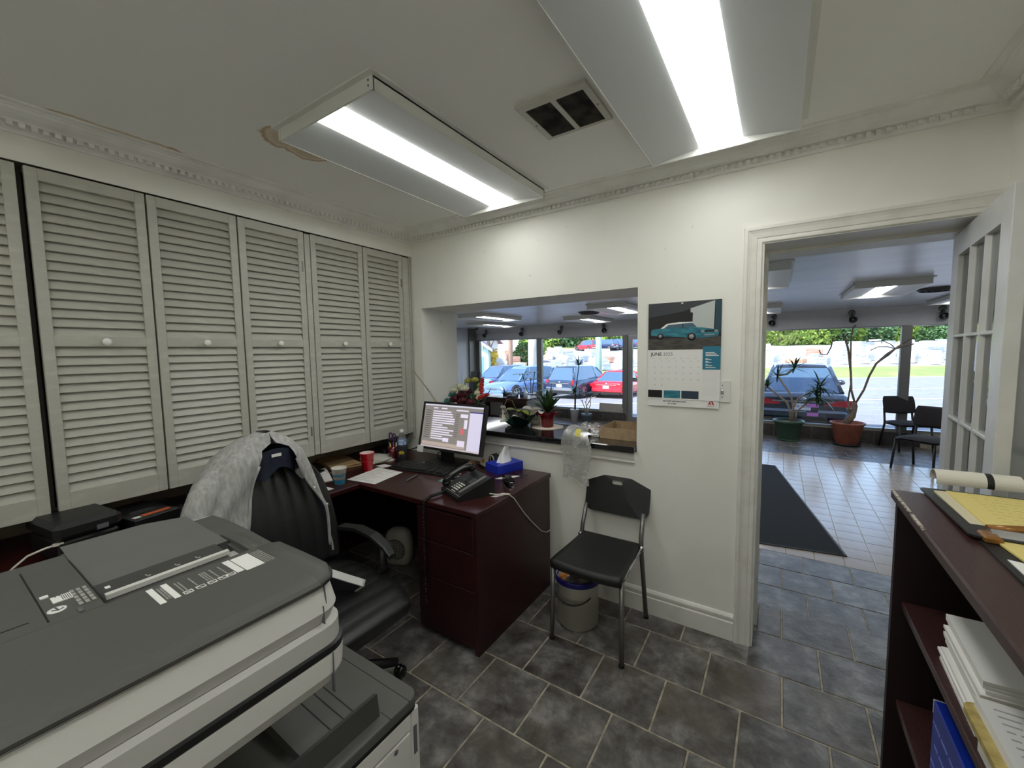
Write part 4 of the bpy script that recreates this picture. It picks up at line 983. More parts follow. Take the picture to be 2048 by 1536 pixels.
tag(obj('wood_block', MB().box(-.018,.018,-.018,.018,0,.034,b=.004), mat('light_wood', (170,134,92), .6, c2=(148,112,74), ns=6, stretch=(20,20,3))), 'little wooden block beside the monitor foot', 'wood block').location = (.715,-.17,ZD)
t = thing('computer_mouse', 'black computer mouse between keyboard and telephone', 'mouse', (.815,-.455,ZD), 40)
obj('shell', MB().sph((0,0,.006), (.052,.03,.03), 16, 10), M_blackg, t); obj('wheel', MB().box(.02,.034,-.003,.003,.028,.036), M_white, t)
tag(obj('green_card', MB().prism([(-.05,-.03),(.05,-.02),(.045,.03),(-.055,.02)], 2, 0, .001), mat('card_green', (60,132,104), .5, c2=(150,190,170), ns=30)), 'small green printed card peeking out by the telephone', 'card').location = (.80,-.52,ZD)
t = thing('pen', 'black pen lying on the desk in front of the keyboard', 'pen', (.568,-.588,ZD+.005), 106)
obj('barrel', MB().tube([(-.072,0,0),(.06,0,0),(.07,0,0)], [.0045,.0045,.002], 8), M_ink, t)
obj('clip', MB().box(-.072,-.035,-.001,.001,.004,.007), M_chrome, t)
sheet([(1.03,-.33),(1.10,-.30),(1.14,-.19),(1.06,-.25)], ZD, 'folded white slip between tissue box and stapler', th=.002)
tag(obj('black_cable_end', MB().tube([(1.06,-.17,.762),(1.12,-.2,.762),(1.16,-.21,.764),(1.18,-.185,.768),(1.165,-.17,.764)], .003, 6), M_black), 'short black cable end lying beside the tissue box', 'cable')
tag(obj('cable_tag', MB().prism([(1.195,-.60),(1.225,-.59),(1.262,-.50),(1.215,-.52)], 2, ZD, ZD+.001), mat('tag_pale', (206,198,196), .5)), 'pale paper tag beside the telephone cable', 'paper')
# black clutter under the cabinets in the corner
t = thing('desk_fan_adapter', 'black network box with cables in the dark corner behind the bottle', 'network box', (-.1,-.2,ZD), 10)
obj('case', MB().box(-.11,.11,-.06,.06,0,.05,b=.006), M_black, t); obj('power_plug', MB().box(-.03,.03,-.1,-.062,0,.045,b=.006), M_black, t)
obj('cable', MB().tube([(.1,-.03,.03),(.2,0,.04),(.26,.06,.06),(.22,.11,.10)], .005, 6), M_black, t)
t = thing('marker_pen', 'pale marker pen lying in the corner behind the bottle', 'pen', (.24,-.19,ZD+.06), 20)
obj('barrel', MB().tube([(-.06,0,0),(.05,0,0)], .006, 8), M_white, t)

# ================================================================== fan heater under the desk
t = thing('fan_heater', 'small pale oval fan heater on the floor under the desk', 'fan heater', (.165,-.37,0), 22)
M_heat = mat('heater_plastic', (176,172,158), .5)
def hring(z, w_, d_): return [(w_*math.copysign(abs(math.cos(a))**.7, math.cos(a)), d_*math.copysign(abs(math.sin(a))**.7, math.sin(a)), z) for a in [2*math.pi*i/28 for i in range(28)]]
obj('body', MB().loft([hring(.0,.085,.055), hring(.012,.096,.062), hring(.08,.103,.066), hring(.15,.103,.066), hring(.20,.096,.062), hring(.235,.080,.052), hring(.255,.055,.035), hring(.262,.02,.012)]), M_heat, t)
obj('grille_disc', MB().lathe([(.0001,0),(.074,0),(.078,-.004)], 32, M=TR(0,-.069,.12,90,0,0)), mat('heater_dark', (60,58,52), .6), t)
g = MB()
for i in range(-6, 7):
    x = .0115*i; h = math.sqrt(max(0, .074**2-x*x)); g.box(x-.0013, x+.0013, -.0735, -.0705, .12-h, .12+h)
for i in range(-6, 7):
    z = .0115*i; h = math.sqrt(max(0, .074**2-z*z)); g.box(-h, h, -.073, -.071, .12+z-.001, .12+z+.001)
o = obj('grille', g, M_heat, t)
obj('dial', MB().lathe([(.0001,.008),(.015,.007),(.016,0)], 16, M=TR(0,-.058,.225,78,0,0)), M_heat, t)

# ================================================================== swivel chair, jacket, tray
M_leather = mat('black_leather', (30,30,31), .38, bump=.25, bs=160)
t = thing('swivel_chair', 'black ribbed leather swivel chair with a jacket over its back', 'chair', (.86,-1.375,0))
def seatf(u, v):
    x = -.32+.64*u; y = (v-.5)*.54
    edge = max(abs(2*u-1), 0)**5*.5 + abs(2*v-1)**5*.5
    k = 1-.12*abs(2*v-1)**3*max(0, u-.5)*2
    rib = .006*abs(math.sin(math.pi*(u*7.5+.12*math.cos(math.pi*(v-.5))))) if .15 < u < .97 else .004
    return (x*(1-.10*abs(2*v-1)**4), y*k*(1-.10*abs(2*u-1)**6), .455+.045*(1-edge)+rib*(1-edge))
mb = MB().grid(seatf, 60, 20)
rim = [seatf(0, j/20) for j in range(20)] + [seatf(i/60, 1) for i in range(60)] + [seatf(1, 1-j/20) for j in range(20)] + [seatf(1-i/60, 0) for i in range(60)]
mb.loft([rim, [(p[0]*1.015, p[1]*1.015, p[2]-.03) for p in rim], [(p[0]*.97, p[1]*.97, p[2]-.07) for p in rim], [(p[0]*.8, p[1]*.8, p[2]-.085) for p in rim]])
obj('seat', mb, M_leather, t)
def backf(u, v, off=0):
    y = (u-.5)*2; z = .50+.52*v; w_ = .235*(1-.25*v**3)*math.sqrt(max(.0, 1-.35*max(0, (v-.82)/.18)**2))
    rib = .006*abs(math.sin(math.pi*y*3.5)) if abs(y) < .72 else .0
    x = -.29-.13*v+.03*math.sin(math.pi*v)-.05*(abs(y)**3)*-1 + rib
    return (x-off*(1-abs(y)**4)*(1-abs(2*v-1)**6), w_*y, z)
mb = MB().grid(lambda u, v: backf(u, v), 42, 24).grid(lambda u, v: backf(u, v, .09), 42, 24)
obj('backrest', mb, M_leather, t)
for s in (1, -1):
    arm = [(-.33,s*.245,.60),(-.25,s*.255,.655),(-.12,s*.262,.672),(.0,s*.262,.66),(.09,s*.262,.625),(.13,s*.26,.59)]
    rings = []
    for i, p in enumerate(arm):
        hw = .020 if i in (0, 5) else .026; hh = .010
        rings.append([(p[0]+a*.3, p[1]+b_*hw, p[2]+c*hh) for a, b_, c in ((0,-1,-1),(0,1,-1),(0,1,.6),(0,.6,1),(0,-.6,1),(0,-1,.6))])
    obj('armrest', MB().loft(rings, smooth=False), M_black, t)
    obj('arm_support', MB().tube([(.06,s*.262,.625),(.06,s*.26,.52),(.02,s*.2,.42)], [.016,.018,.02], 8), M_black, t)
obj('gas_column', MB().tube([(0,0,.10),(0,0,.40)], .026, 12), M_black, t)
obj('mechanism', MB().box(-.12,.12,-.08,.08,.365,.41,b=.01), M_black, t)
for i in range(5):
    a = R(58+72*i); c, s_ = math.cos(a), math.sin(a)
    leg = obj('base_leg', MB().tube([(0,0,.125),(.16*c,.16*s_,.105),(.29*c,.29*s_,.08)], [.034,.026,.018], 8), M_black, t)
    obj('caster', MB().lathe([(.0001,-.022),(.022,-.022),(.028,-.014),(.028,-.004),(.02,0),(.028,.004),(.028,.014),(.022,.022),(.0001,.022)], 16, M=TR(.30*c,.30*s_,.028,90,0,math.degrees(a)+35)), M_blackg, t)
# jacket
M_jersey = mat('grey_jersey', (186,185,182), .9, c2=(158,157,155), ns=70, stretch=(1,1,.25), bump=.2, bs=300)
M_lining = mat('navy_lining', (30,36,58), .7, c2=(22,26,44), ns=10)
jk = thing('jacket', 'grey jersey jacket with navy lining draped over the swivel chair back', 'jacket', (.47,-1.40,.56))
def lerp_tab(tab, z):
    for (z0, a), (z1, b_) in zip(tab, tab[1:]):
        if z >= z1: return a+(b_-a)*(z0-z)/(z0-z1)
    return tab[-1][1]
WN = ((1.19,.03),(1.175,.10),(1.15,.15),(1.10,.22),(1.0,.30),(.9,.345),(.8,.38),(.66,.43),(.54,.46))      # near side half width by height
WFAR = ((1.19,.02),(1.175,.06),(1.15,.09),(1.10,.13),(1.0,.165),(.9,.19),(.8,.215),(.66,.235),(.54,.24))
ON = ((1.19,.0),(1.145,-.005),(1.12,-.06),(1.0,-.105),(.9,-.13),(.8,-.155),(.66,-.19),(.54,-.21))          # near and far front edges
OF = ((1.19,.0),(1.145,.005),(1.12,.06),(1.0,.105),(.9,.15),(.8,.195),(.66,.215),(.54,.22))
def jac(u, v, k=0.0, vmax=1.0):
    """u runs from the near front edge round behind the chair to the far front edge; v from top to hem"""
    z = 1.19-.045*min(1, v*8)-(.60*v if True else 0)
    z = max(z, .54)
    wn, wf, on, of = (lerp_tab(T_, z) for T_ in (WN, WFAR, ON, OF))
    q = min(1, (1.19-z)/.10); xb, xf = -.06-.07*q, .02+.075*q+.05*max(0, 1.0-z)
    wn -= k; wf -= k; xb += k; xf -= k
    xm = (xb+xf)/2
    key = ((xf, on), (xf+.015, on*.4-wn*.6), (xf-.02, -wn*.93), (xm, -wn), (xb+.01, -wn*.8), (xb, -wn*.35), (xb, wf*.35), (xb+.01, wf*.8), (xm, wf), (xf-.02, wf*.97), (xf, of))
    n = len(key)-1; t_ = u*n; i = min(int(t_), n-1); f = t_-i
    p = [key[max(0, min(n, i+d))] for d in (-1, 0, 1, 2)]
    def cr(a): return .5*(2*p[1][a]+(p[2][a]-p[0][a])*f+(2*p[0][a]-5*p[1][a]+4*p[2][a]-p[3][a])*f*f+(3*p[1][a]-p[0][a]-3*p[2][a]+p[3][a])*f**3)
    x, y = cr(0), cr(1)
    fold = .010*math.sin(38*u+2*z*9)*(1-abs(z-.9))*min(1, (1.19-z)*4)+.014*math.sin(21*u)*min(1, max(0, 1.12-z)*3)
    x += fold if u < .3 or u > .8 else -fold*.5
    return (x, y+fold*.4, z-.56)
obj('shell', MB().grid(lambda u, v: jac(u, v), 110, 40), M_jersey, jk)
obj('lining', MB().grid(lambda u, v: jac(u, .09+.88*v, .010), 90, 30), M_lining, jk)
cl = [jac(.0, v) for v in (.5,.4,.3,.2,.14,.10)]+[jac(1.0, v) for v in (.10,.14,.2,.3,.4,.5)]
obj('front_band', MB().tube([jac(.0, v/20) for v in range(3, 20)], .008, 6), M_jersey, jk)
obj('front_band', MB().tube([jac(1.0, v/20) for v in range(3, 20)], .008, 6), M_jersey, jk)
obj('collar_lining', MB().grid(lambda u, v: (.075+.01*math.sin(9*u)-.03*(2*u-1)**2, -.10+.20*u, .555-.02*(2*u-1)**2-.11*v-.02*math.sin(7*u)*v), 20, 8), M_lining, jk)
sl = [(.03,-.22,.49),(.08,-.30,.42),(.10,-.345,.30),(.11,-.375,.16),(.115,-.40,.04),(.12,-.415,-.05)]
obj('sleeve', MB().tube(sl, [.04,.05,.048,.046,.044,.04], 12), M_jersey, jk)
obj('sleeve', MB().tube([(-.02,.15,.42),(.0,.2,.30),(.01,.225,.12),(.02,.235,-.04)], [.04,.045,.044,.042], 12), M_jersey, jk)
obj('neck_label', MB().box(.080,.083,-.022,.022,.520,.534), M_paper, jk)
for v in (.42,.58): obj('button', MB().sph((lambda p: (p[0]+.012, p[1], p[2]))(jac(.995, v)), .006, 8, 6), M_white, jk)
# shallow tray leaning on the seat
t = thing('picture_frame', 'silver rimmed shallow frame leaning on the swivel chair seat', 'frame', (1.0,-1.275,.556))
e1 = Vector((-.2,-.35,.255)).normalized(); e2 = Vector((-.6,-.45,.06)); e2 = (e2-e1*e2.dot(e1)).normalized()*1; e3 = e1.cross(e2).normalized()
if e3.z < 0: e3 = -e3
FM = Matrix(((e1.x,e2.x,e3.x,0),(e1.y,e2.y,e3.y,0),(e1.z,e2.z,e3.z,0),(0,0,0,1)))
LX, LY = .44, .30
mb = MB()
for a in ((0,LX,0,.008), (0,LX,LY-.008,LY), (0,.008,0,LY), (LX-.008,LX,0,LY)): mb.box(*a, -.03, 0, M=FM)
obj('rim', mb, mat('frame_silver', (206,206,202), .3), t)
obj('panel', MB().box(.006,LX-.006,.006,LY-.006,-.026,-.018, M=FM), mat('frame_panel', (74,76,80), .2), t)

# ================================================================== things on the return at the left
t = thing('label_printer_box', 'black product box with an orange stripe under the first full louvre door', 'box', (.06,-1.775,ZD), 11)
obj('box', MB().box(-.15,.14,-.085,.085,0,.092,b=.002), mat('box_black', (26,26,28), .35), t)
obj('orange_stripe', MB().box(.075,.105,-.035,.07,.0915,.0925), mat('stripe_orange', (214,98,52), .5), t)
obj('white_stripe', MB().box(.08,.105,-.07,-.042,.0915,.0925), M_paper, t)
obj('grey_print', MB().box(.0,.012,-.04,.045,.0915,.0924).box(.025,.034,-.05,.05,.0915,.0924), mat('print_dark', (70,70,72), .6), t)
text('front_word', 'VERNON', .030, mat('print_dark', (70,70,72)), t, TR(.1404,-.065,.012,90,0,90), ext=.0002)
t = thing('plastic_clamshell', 'clear plastic tape pack lying beside the black product box', 'packaging', (.02,-1.655,ZD), 11)
obj('shell', MB().rrect(-.11,.15,-.035,.035,0,.086,.02), glass_mat('clear_pack', (.78,.79,.8), .5, .15), t)
obj('inner_card', MB().box(-.09,.13,-.028,.028,.002,.03), M_ink, t)
t = thing('cash_drawer', 'black device with rounded top in the dark left corner of the return', 'device', (.07,-1.985,ZD), 8)
obj('lower_case', MB().box(-.14,.13,-.09,.095,0,.085,b=.008), M_black, t)
obj('upper_case', MB().box(-.15,.14,-.10,.105,.088,.155,b=.018), M_black, t)
obj('latch', MB().box(.138,.144,.02,.055,.10,.118), M_ink, t)
tag(obj('white_cable', MB().tube([(.2,-2.06,.838),(.2,-2.09,.835),(.19,-2.13,.822),(.18,-2.165,.79),(.17,-2.19,.76)], .0042, 6).box(.193,.207,-2.068,-2.040,.834,.843), mat('cable_white', (222,216,206))), 'white cable bending out of the black device at the left', 'cable')

# ================================================================== bookcase on the right
t = thing('bookcase', 'low open mahogany bookcase standing along the right wall', 'bookcase', (2.82,-1.3,0))
M_bc = mat('bookcase_wood', (66,40,38), .38, c2=(52,28,27), ns=8, stretch=(30,4,30), coat=.1)
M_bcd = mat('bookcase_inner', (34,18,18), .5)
obj('top_board', MB().box(-.012,.365,-.70,.645,1.072,1.10,b=.004), M_bc, t)
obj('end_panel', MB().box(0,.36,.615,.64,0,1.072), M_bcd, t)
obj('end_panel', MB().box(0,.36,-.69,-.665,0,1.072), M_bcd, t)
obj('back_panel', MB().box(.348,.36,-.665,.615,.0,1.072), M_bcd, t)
for z in (.735,.41,.06): obj('shelf', MB().box(.022,.348,-.665,.615,z,z+.022,b=.002), M_bc, t)
obj('edge_wear', MB().box(-.0128,-.006,.30,.640,1.0955,1.1004), mat('worn_edge', (196,186,172), .5, c2=(66,40,38), ns=60, nlo=.45, nhi=.6), t)
# clipboards and pads on top
ZB = 1.10
t = thing('clipboard', 'black clipboard with a yellow legal pad at the far end of the bookcase', 'clipboard', (2.90,-.79,ZB), 0)
obj('board', MB().rrect(-.018,.262,-.235,.185,0,.005,.015, M=TR(rx=-1.2,z=.004)), M_black, t)
obj('legal_pad', MB().box(.03,.255,-.145,.135,.006,.016), mat('yellow_pad', (226,208,130), .75), t)
obj('under_sheets', MB().box(.005,.06,-.215,.14,.0055,.012).box(.015,.23,-.215,-.14,.0055,.0105), mat('pad_cream', (214,206,176), .7), t)
obj('spring_clip', MB().prism([(-.225,.006),(-.185,.006),(-.19,.020),(-.205,.026),(-.22,.020)], 0, .02, .10), M_chrome, t)
mb = MB(); rg = random.Random(9)
for i in range(9):
    y = .12-.028*i; x = .07
    while x < .24:
        l_ = rg.uniform(.006,.02); mb.box(x, min(.245,x+l_), y-.0007, y+.0007, .016, .0162); x += l_+rg.uniform(.003,.012)
o = obj('handwriting', mb, mat('pencil_mark', (176,162,104), .8), t); o['kind'] = 'stuff'
t = thing('paper_roll', 'curled white sheet with a black band on the bookcase clipboard', 'paper', (3.005,-.565,ZB+.008), 3)
def rollp(a): return (.030*math.cos(a), .026+.030*math.sin(a)-.004)
for nm, x0, x1, m_ in (('curl', -.085, .025, mat('roll_white', (226,222,210), .7)), ('black_band', .025, .040, M_black), ('curl', .040, .10, mat('roll_white', (226,222,210)))):
    ao = [R(200-215*i/18) for i in range(19)]
    pts = [rollp(a) for a in ao] + [(p[0]*.93, (p[1]-.022)*.93+.022) for p in [rollp(a) for a in ao[::-1]]]
    obj(nm, MB().prism(pts, 0, x0, x1), m_, t)
t = thing('clipboard', 'black clipboard with yellow sheets nearer the camera on the bookcase', 'clipboard', (2.93,-1.17,ZB), 0)
obj('board', MB().rrect(-.035,.2,-.24,.155,0,.005,.015), M_black, t)
obj('yellow_sheet', MB().prism([(.012,-.06),(.2,-.06),(.2,.165),(-.01,.168),(-.005,.10)], 2, .006, .010), mat('yellow_pad', (226,208,130)), t)
obj('white_sheet', MB().prism([(-.02,-.23),(.2,-.23),(.2,-.02),(-.022,.045)], 2, .005, .007), M_paper, t)
obj('clip_lever', MB().tube([(-.01,.19,.022),(.04,.196,.026),(.1,.2,.028),(.17,.2,.026)], [.008,.01,.014,.012], 8).box(-.03,.0,.13,.18,.004,.020,b=.004), mat('amber_clip', (150,104,52), .3, metal=.4), t)
# shelf contents
def stack(pts, z, n, name, label, m_=None, jit=.008, th=.004, seed=1):
    rg = random.Random(seed); c = Vector((sum(p[0] for p in pts)/4, sum(p[1] for p in pts)/4, z)); t = thing(name, label, 'paper', c)
    for i in range(n):
        dx, dy = rg.uniform(-jit, jit), rg.uniform(-jit, jit)
        obj('sheet', MB().prism([(p[0]-c.x+dx, p[1]-c.y+dy) for p in pts], 2, th*i, th*(i+1)*.96 if i == 0 else th*i+th*.9), m_ or M_paper, t)
    return t
stack([(2.86,-1.21),(3.14,-1.19),(3.14,-.955),(2.868,-.955)], .757, 16, 'paper_stack', 'thick stack of loose white forms on the upper bookcase shelf', th=.0075, seed=3)
t = thing('document_folder', 'gold edged folder of printed forms at the shelf front nearest the camera', 'folder', (2.98,-1.34,.757))
obj('cover', MB().rrect(-.155,.155,-.105,.105,.075,.087,.02), mat('gold_folder', (196,176,110), .35, c2=(160,140,80), ns=40), t)
obj('forms', MB().box(-.138,.15,-.098,.098,.087,.106), M_paper, t)
obj('lower_forms', MB().box(-.13,.15,-.095,.095,.0,.075), mat('paper_warm', (226,222,212)), t)
mb = MB(); rg = random.Random(12)
for i in range(10):
    y0 = -.09+.018*i; x = -.12
    while x < .12: l_ = rg.uniform(.01,.05); mb.box(x, min(.14,x+l_), y0, y0+.004, .106, .1063); x += l_+.006
o = obj('printed_lines', mb, mat('print_pale', (178,178,182)), t); o['kind'] = 'stuff'
t = thing('paper_ream', 'blue wrapped ream of printer paper on the lower bookcase shelf', 'paper ream', (2.955,-1.085,.432), 0)
obj('wrapper', MB().box(-.105,.12,-.125,.095,0,.235,b=.003), mat('ream_blue', (18,52,170), .3, c2=(14,36,120), ns=3), t)
obj('white_edge', MB().box(-.1052,.12,.0945,.0958,.20,.2352), M_paper, t)
text('wrapper_word', 'Office', .055, M_paper, t, TR(-.06,-.10,.2353,0,0,0), ext=.0003)
mb = MB(); rg = random.Random(2)
for i in range(4):
    y = -.1
    while y < .07: l_ = rg.uniform(.02,.05); mb.box(-.1056,-.105,y,y+l_,.03+.05*i,.036+.05*i); y += l_+.01
o = obj('side_print', mb, mat('ream_print', (120,140,200), .5), t); o['kind'] = 'stuff'
# ================================================================== on the pass-through counter
ZK = .990
M_leaf = mat('leaf_green', (46,84,40), .4, c2=(70,112,52), ns=12)
M_leafd = mat('leaf_dark', (30,58,32), .35, c2=(48,82,44), ns=12)
M_leafy = mat('leaf_lime', (150,158,62), .45, c2=(120,136,56), ns=12)
M_stem = mat('stem_brown', (120,104,84), .7, c2=(96,82,66), ns=20)
def blade(mb, base, d, l, w, droop=.3, n=6, fold=.15, twist=0):
    """one strap leaf from base along direction d (Vector), length l, half width w, bending down"""
    d = Vector(d).normalized(); side = d.cross(Vector((0,0,1)))
    side = side.normalized() if side.length > .05 else Vector((math.cos(twist), math.sin(twist), 0))
    p = Vector(base); vs = []
    for i in range(n+1):
        u = i/n; ww = w*(math.sin(math.pi*min(1, .12+.88*u))**.7 if u < 1 else .02)
        ww = max(ww, w*.03); up = side.cross(d).normalized()
        vs += [tuple(p-side*ww+up*ww*fold), tuple(p), tuple(p+side*ww+up*ww*fold)]
        d = (d+Vector((0,0,-droop/n))).normalized(); p = p+d*(l/n)
    mb.add(vs, [f for i in range(n) for f in ((3*i,3*i+1,3*i+4,3*i+3), (3*i+1,3*i+2,3*i+5,3*i+4))], 0, True)
def rosette(name, parent, m_, c, n, l, w, droop, rng, el=(10,80), jit=.3):
    for i in range(n):
        a = 2*math.pi*i*.618+rng.uniform(-jit, jit); e = R(rng.uniform(*el))
        mb = MB(); blade(mb, c, (math.cos(a)*math.cos(e), math.sin(a)*math.cos(e), math.sin(e)), l*rng.uniform(.75,1.15), w, droop)
        obj(name, mb, m_, parent)
# artificial bouquet in a basket
rng = random.Random(21)
t = thing('flower_bouquet', 'bouquet of white, red, maroon and teal silk flowers behind the monitor', 'flowers', (.42,.20,ZK))
obj('basket', MB().lathe([(.0001,0),(.07,0),(.085,.05),(.09,.11),(.082,.11),(.075,.02),(.0001,.015)], 20), mat('basket_grey', (150,142,128), .7, c2=(110,102,90), ns=40, stretch=(1,1,4)), t)
fl_m = {n_: mat('petal_'+n_, c, .6, c2=c2, ns=30) for n_, c, c2 in (('white',(226,224,200),(204,206,170)), ('lime',(188,184,96),(150,150,66)), ('maroon',(92,18,34),(60,10,22)), ('red',(206,56,56),(170,34,40)), ('teal',(84,146,144),(56,112,112)))}
def flower(c, r_, m_, n=11, seed=0):
    rg = random.Random(seed); mb = MB()
    for k in range(n):
        th = math.acos(1-1.4*(k+.5)/n); ph = k*2.4+rg.uniform(-.2,.2)
        d = Vector((math.sin(th)*math.cos(ph), math.sin(th)*math.sin(ph), math.cos(th)))
        q = d.to_track_quat('Z', 'Y').to_matrix().to_4x4()
        mb.grid(lambda u, v: ((u-.5)*r_*1.1*math.sin(math.pi*(.15+.7*v)), (v-.2)*r_*.9, r_*.45+.25*r_*math.sin(math.pi*v)), 3, 3, M=Matrix.Translation(c) @ q)
    return mb
for i, (c, r_, k) in enumerate((((-.20,.02,.25),.05,'teal'), ((-.17,-.05,.20),.045,'teal'), ((-.22,-.02,.19),.045,'teal'), ((-.10,.0,.34),.055,'white'), ((-.03,-.04,.33),.055,'white'), ((-.13,-.05,.31),.05,'white'), ((.09,-.02,.29),.05,'white'), ((.12,-.05,.25),.04,'white'),
    ((-.06,.05,.40),.045,'lime'), ((.0,.06,.41),.045,'lime'), ((.06,.05,.36),.04,'lime'), ((-.08,-.09,.22),.065,'maroon'), ((.0,-.10,.21),.065,'maroon'), ((.07,-.09,.20),.06,'maroon'), ((-.02,-.08,.27),.06,'maroon'), ((-.07,-.1,.13),.03,'white'), ((.03,-.11,.13),.03,'white'), ((.09,-.1,.14),.03,'white'), ((.02,.1,.30),.05,'white'), ((-.1,.1,.28),.05,'maroon'))):
    obj('blossom', flower((c[0]*1.05, c[1], c[2]*.80-.0), r_*.82, None, 16, seed=i), fl_m[k], t)
for c, d in (((.12,-.02,.24), (.25,-.1,1)), ((.13,-.06,.20), (1,-.2,.35))):
    d = Vector(d).normalized()
    for k in range(7):
        p = Vector(c)+d*(.018*k); obj('gladiolus_floret', flower(tuple(p), .026-.001*k, None, 7, k), fl_m['red'], t)
rosette('leaf', t, M_leafd, (0,0,.12), 14, .2, .016, .5, rng, (20,70))
# orchid pot wrapped in green foil
t = thing('potted_orchid', 'drooping orchid in a dark bowl wrapped in torn green foil', 'potted plant', (.86,.235,ZK))
M_foil = mat('green_foil', (18,70,58), .22, metal=.4, c2=(10,44,38), ns=14)
obj('bowl', MB().lathe([(.0001,0),(.055,0),(.078,.06),(.085,.12),(.079,.12),(.0001,.10)], 24), M_black, t)
def foil(u, v):
    a = 2*math.pi*u; r_ = .062+.075*v+.02*v*math.sin(5*a)+.014*v*math.sin(9*a+1)
    return (r_*math.cos(a), r_*math.sin(a), .002+.10*v+.035*v*math.sin(4*a+.7)-.05*max(0, v-.75)*4*(.5+.5*math.sin(3*a)))
obj('foil_wrap', MB().grid(foil, 48, 8), M_foil, t)
obj('foil_lining', MB().grid(lambda u, v: (lambda p: (p[0]*.985, p[1]*.985, p[2]+.002))(foil(u, .35+.65*v)), 48, 5), mat('foil_silver', (214,212,204), .35), t)
obj('soil', MB().lathe([(.0001,.104),(.078,.108)], 20), M_dark, t)
for i, (a, e, l) in enumerate(((200,25,.17),(170,15,.15),(330,25,.15),(20,15,.16),(300,35,.12),(240,40,.12))):
    mb = MB(); blade(mb, (0,0,.11), (math.cos(R(a))*math.cos(R(e)), math.sin(R(a))*math.cos(R(e)), math.sin(R(e))), l, .028, .9); obj('leaf', mb, M_leafy, t)
obj('flower_stem', MB().tube([(-.02,0,.10),(-.05,-.02,.19),(-.09,-.03,.20),(-.115,-.04,.14),(-.10,-.05,.08),(-.07,-.06,.06)], .004, 6), M_stem, t)
for i, p in enumerate(((-.115,-.045,.135),(-.105,-.05,.10),(-.125,-.05,.06))): obj('blossom', flower(p, .026, None, 6, i), mat('petal_mauve', (84,58,62), .5, c2=(206,200,196), ns=60), t)
# small white carton behind the orchid
tag(obj('carton', MB().box(-.045,.045,-.035,.035,0,.12,b=.002), mat('carton_cream', (214,206,186), .6)), 'small cream carton standing behind the foil wrapped orchid', 'carton').location = (.93,.39,ZK)
# bromeliad in a red pot on a paper doily
tag(obj('paper_doily', MB().lathe([(.0001,0),(.115,0),(.118,.003),(.0001,.003)], 32, flute=.03, nf=8), mat('doily', (228,214,200), .7)), 'scalloped pale paper mat under the red flower pot', 'paper mat').location = (1.075,.285,ZK)
t = thing('potted_plant', 'spiky green plant in a red foil pot on the counter', 'potted plant', (1.075,.285,ZK+.003))
M_redpot = mat('red_foil', (120,14,26), .25, c2=(88,8,18), ns=20, stretch=(6,6,1))
obj('pot', MB().lathe([(.0001,0),(.042,0),(.052,.085),(.056,.105),(.066,.112),(.062,.114),(.05,.10),(.0001,.09)], 32, flute=.03, nf=8), M_redpot, t)
def frill(u, v):
    a = 2*math.pi*u; r_ = .055+.035*v+.012*v*math.sin(6*a); return (r_*math.cos(a), r_*math.sin(a), .100+.012*v*math.sin(5*a)+.006)
obj('foil_frill', MB().grid(frill, 40, 4), M_redpot, t)
obj('white_liner', MB().grid(lambda u, v: (lambda p: (p[0]*.9, p[1]*.9, p[2]+.012))(frill(.45+.3*u, v)), 16, 4), M_paper, t)
rosette('leaf', t, M_leafd, (0,0,.10), 26, .17, .017, .55, rng, (20,85))
rosette('leaf', t, M_leaf, (0,0,.12), 10, .2, .013, .2, rng, (55,88))
# clear plastic bag hanging over the counter edge
M_bag = glass_mat('bag_film', (.9,.91,.92), .9, .12)
def bag_film():
    m_ = bpy.data.materials.new('plastic_film'); m_.use_nodes = True; n = m_.node_tree.nodes; l = m_.node_tree.links; n.remove(n['Principled BSDF'])
    t_ = n.new('ShaderNodeBsdfTransparent'); t_.inputs[0].default_value = (.93,.93,.92,1)
    g = n.new('ShaderNodeBsdfGlossy'); g.inputs['Roughness'].default_value = .12; df = n.new('ShaderNodeBsdfDiffuse'); df.inputs[0].default_value = (.86,.86,.84,1)
    a = n.new('ShaderNodeMixShader'); a.inputs[0].default_value = .45; l.new(df.outputs[0], a.inputs[1]); l.new(g.outputs[0], a.inputs[2])
    tc = n.new('ShaderNodeTexCoord'); nz = n.new('ShaderNodeTexNoise'); nz.inputs['Scale'].default_value = 22; nz.inputs['Detail'].default_value = 4; nz.inputs['Distortion'].default_value = 1.5; l.new(tc.outputs['Object'], nz.inputs['Vector'])
    mr = n.new('ShaderNodeMapRange'); mr.inputs[1].default_value = .35; mr.inputs[2].default_value = .7; mr.inputs[3].default_value = .22; mr.inputs[4].default_value = .62; l.new(nz.outputs['Fac'], mr.inputs[0])
    b = n.new('ShaderNodeBump'); b.inputs['Strength'].default_value = .9; b.inputs['Distance'].default_value = .01; l.new(nz.outputs['Fac'], b.inputs['Height']); l.new(b.outputs[0], g.inputs['Normal'])
    m = n.new('ShaderNodeMixShader'); l.new(mr.outputs[0], m.inputs[0]); l.new(t_.outputs[0], m.inputs[1]); l.new(a.outputs[0], m.inputs[2]); l.new(m.outputs[0], n['Material Output'].inputs[0])
    return m_
M_film = bag_film()
t = thing('plastic_bag', 'empty clear plastic bag hanging over the counter edge', 'plastic bag', (1.465,-.05,ZK))
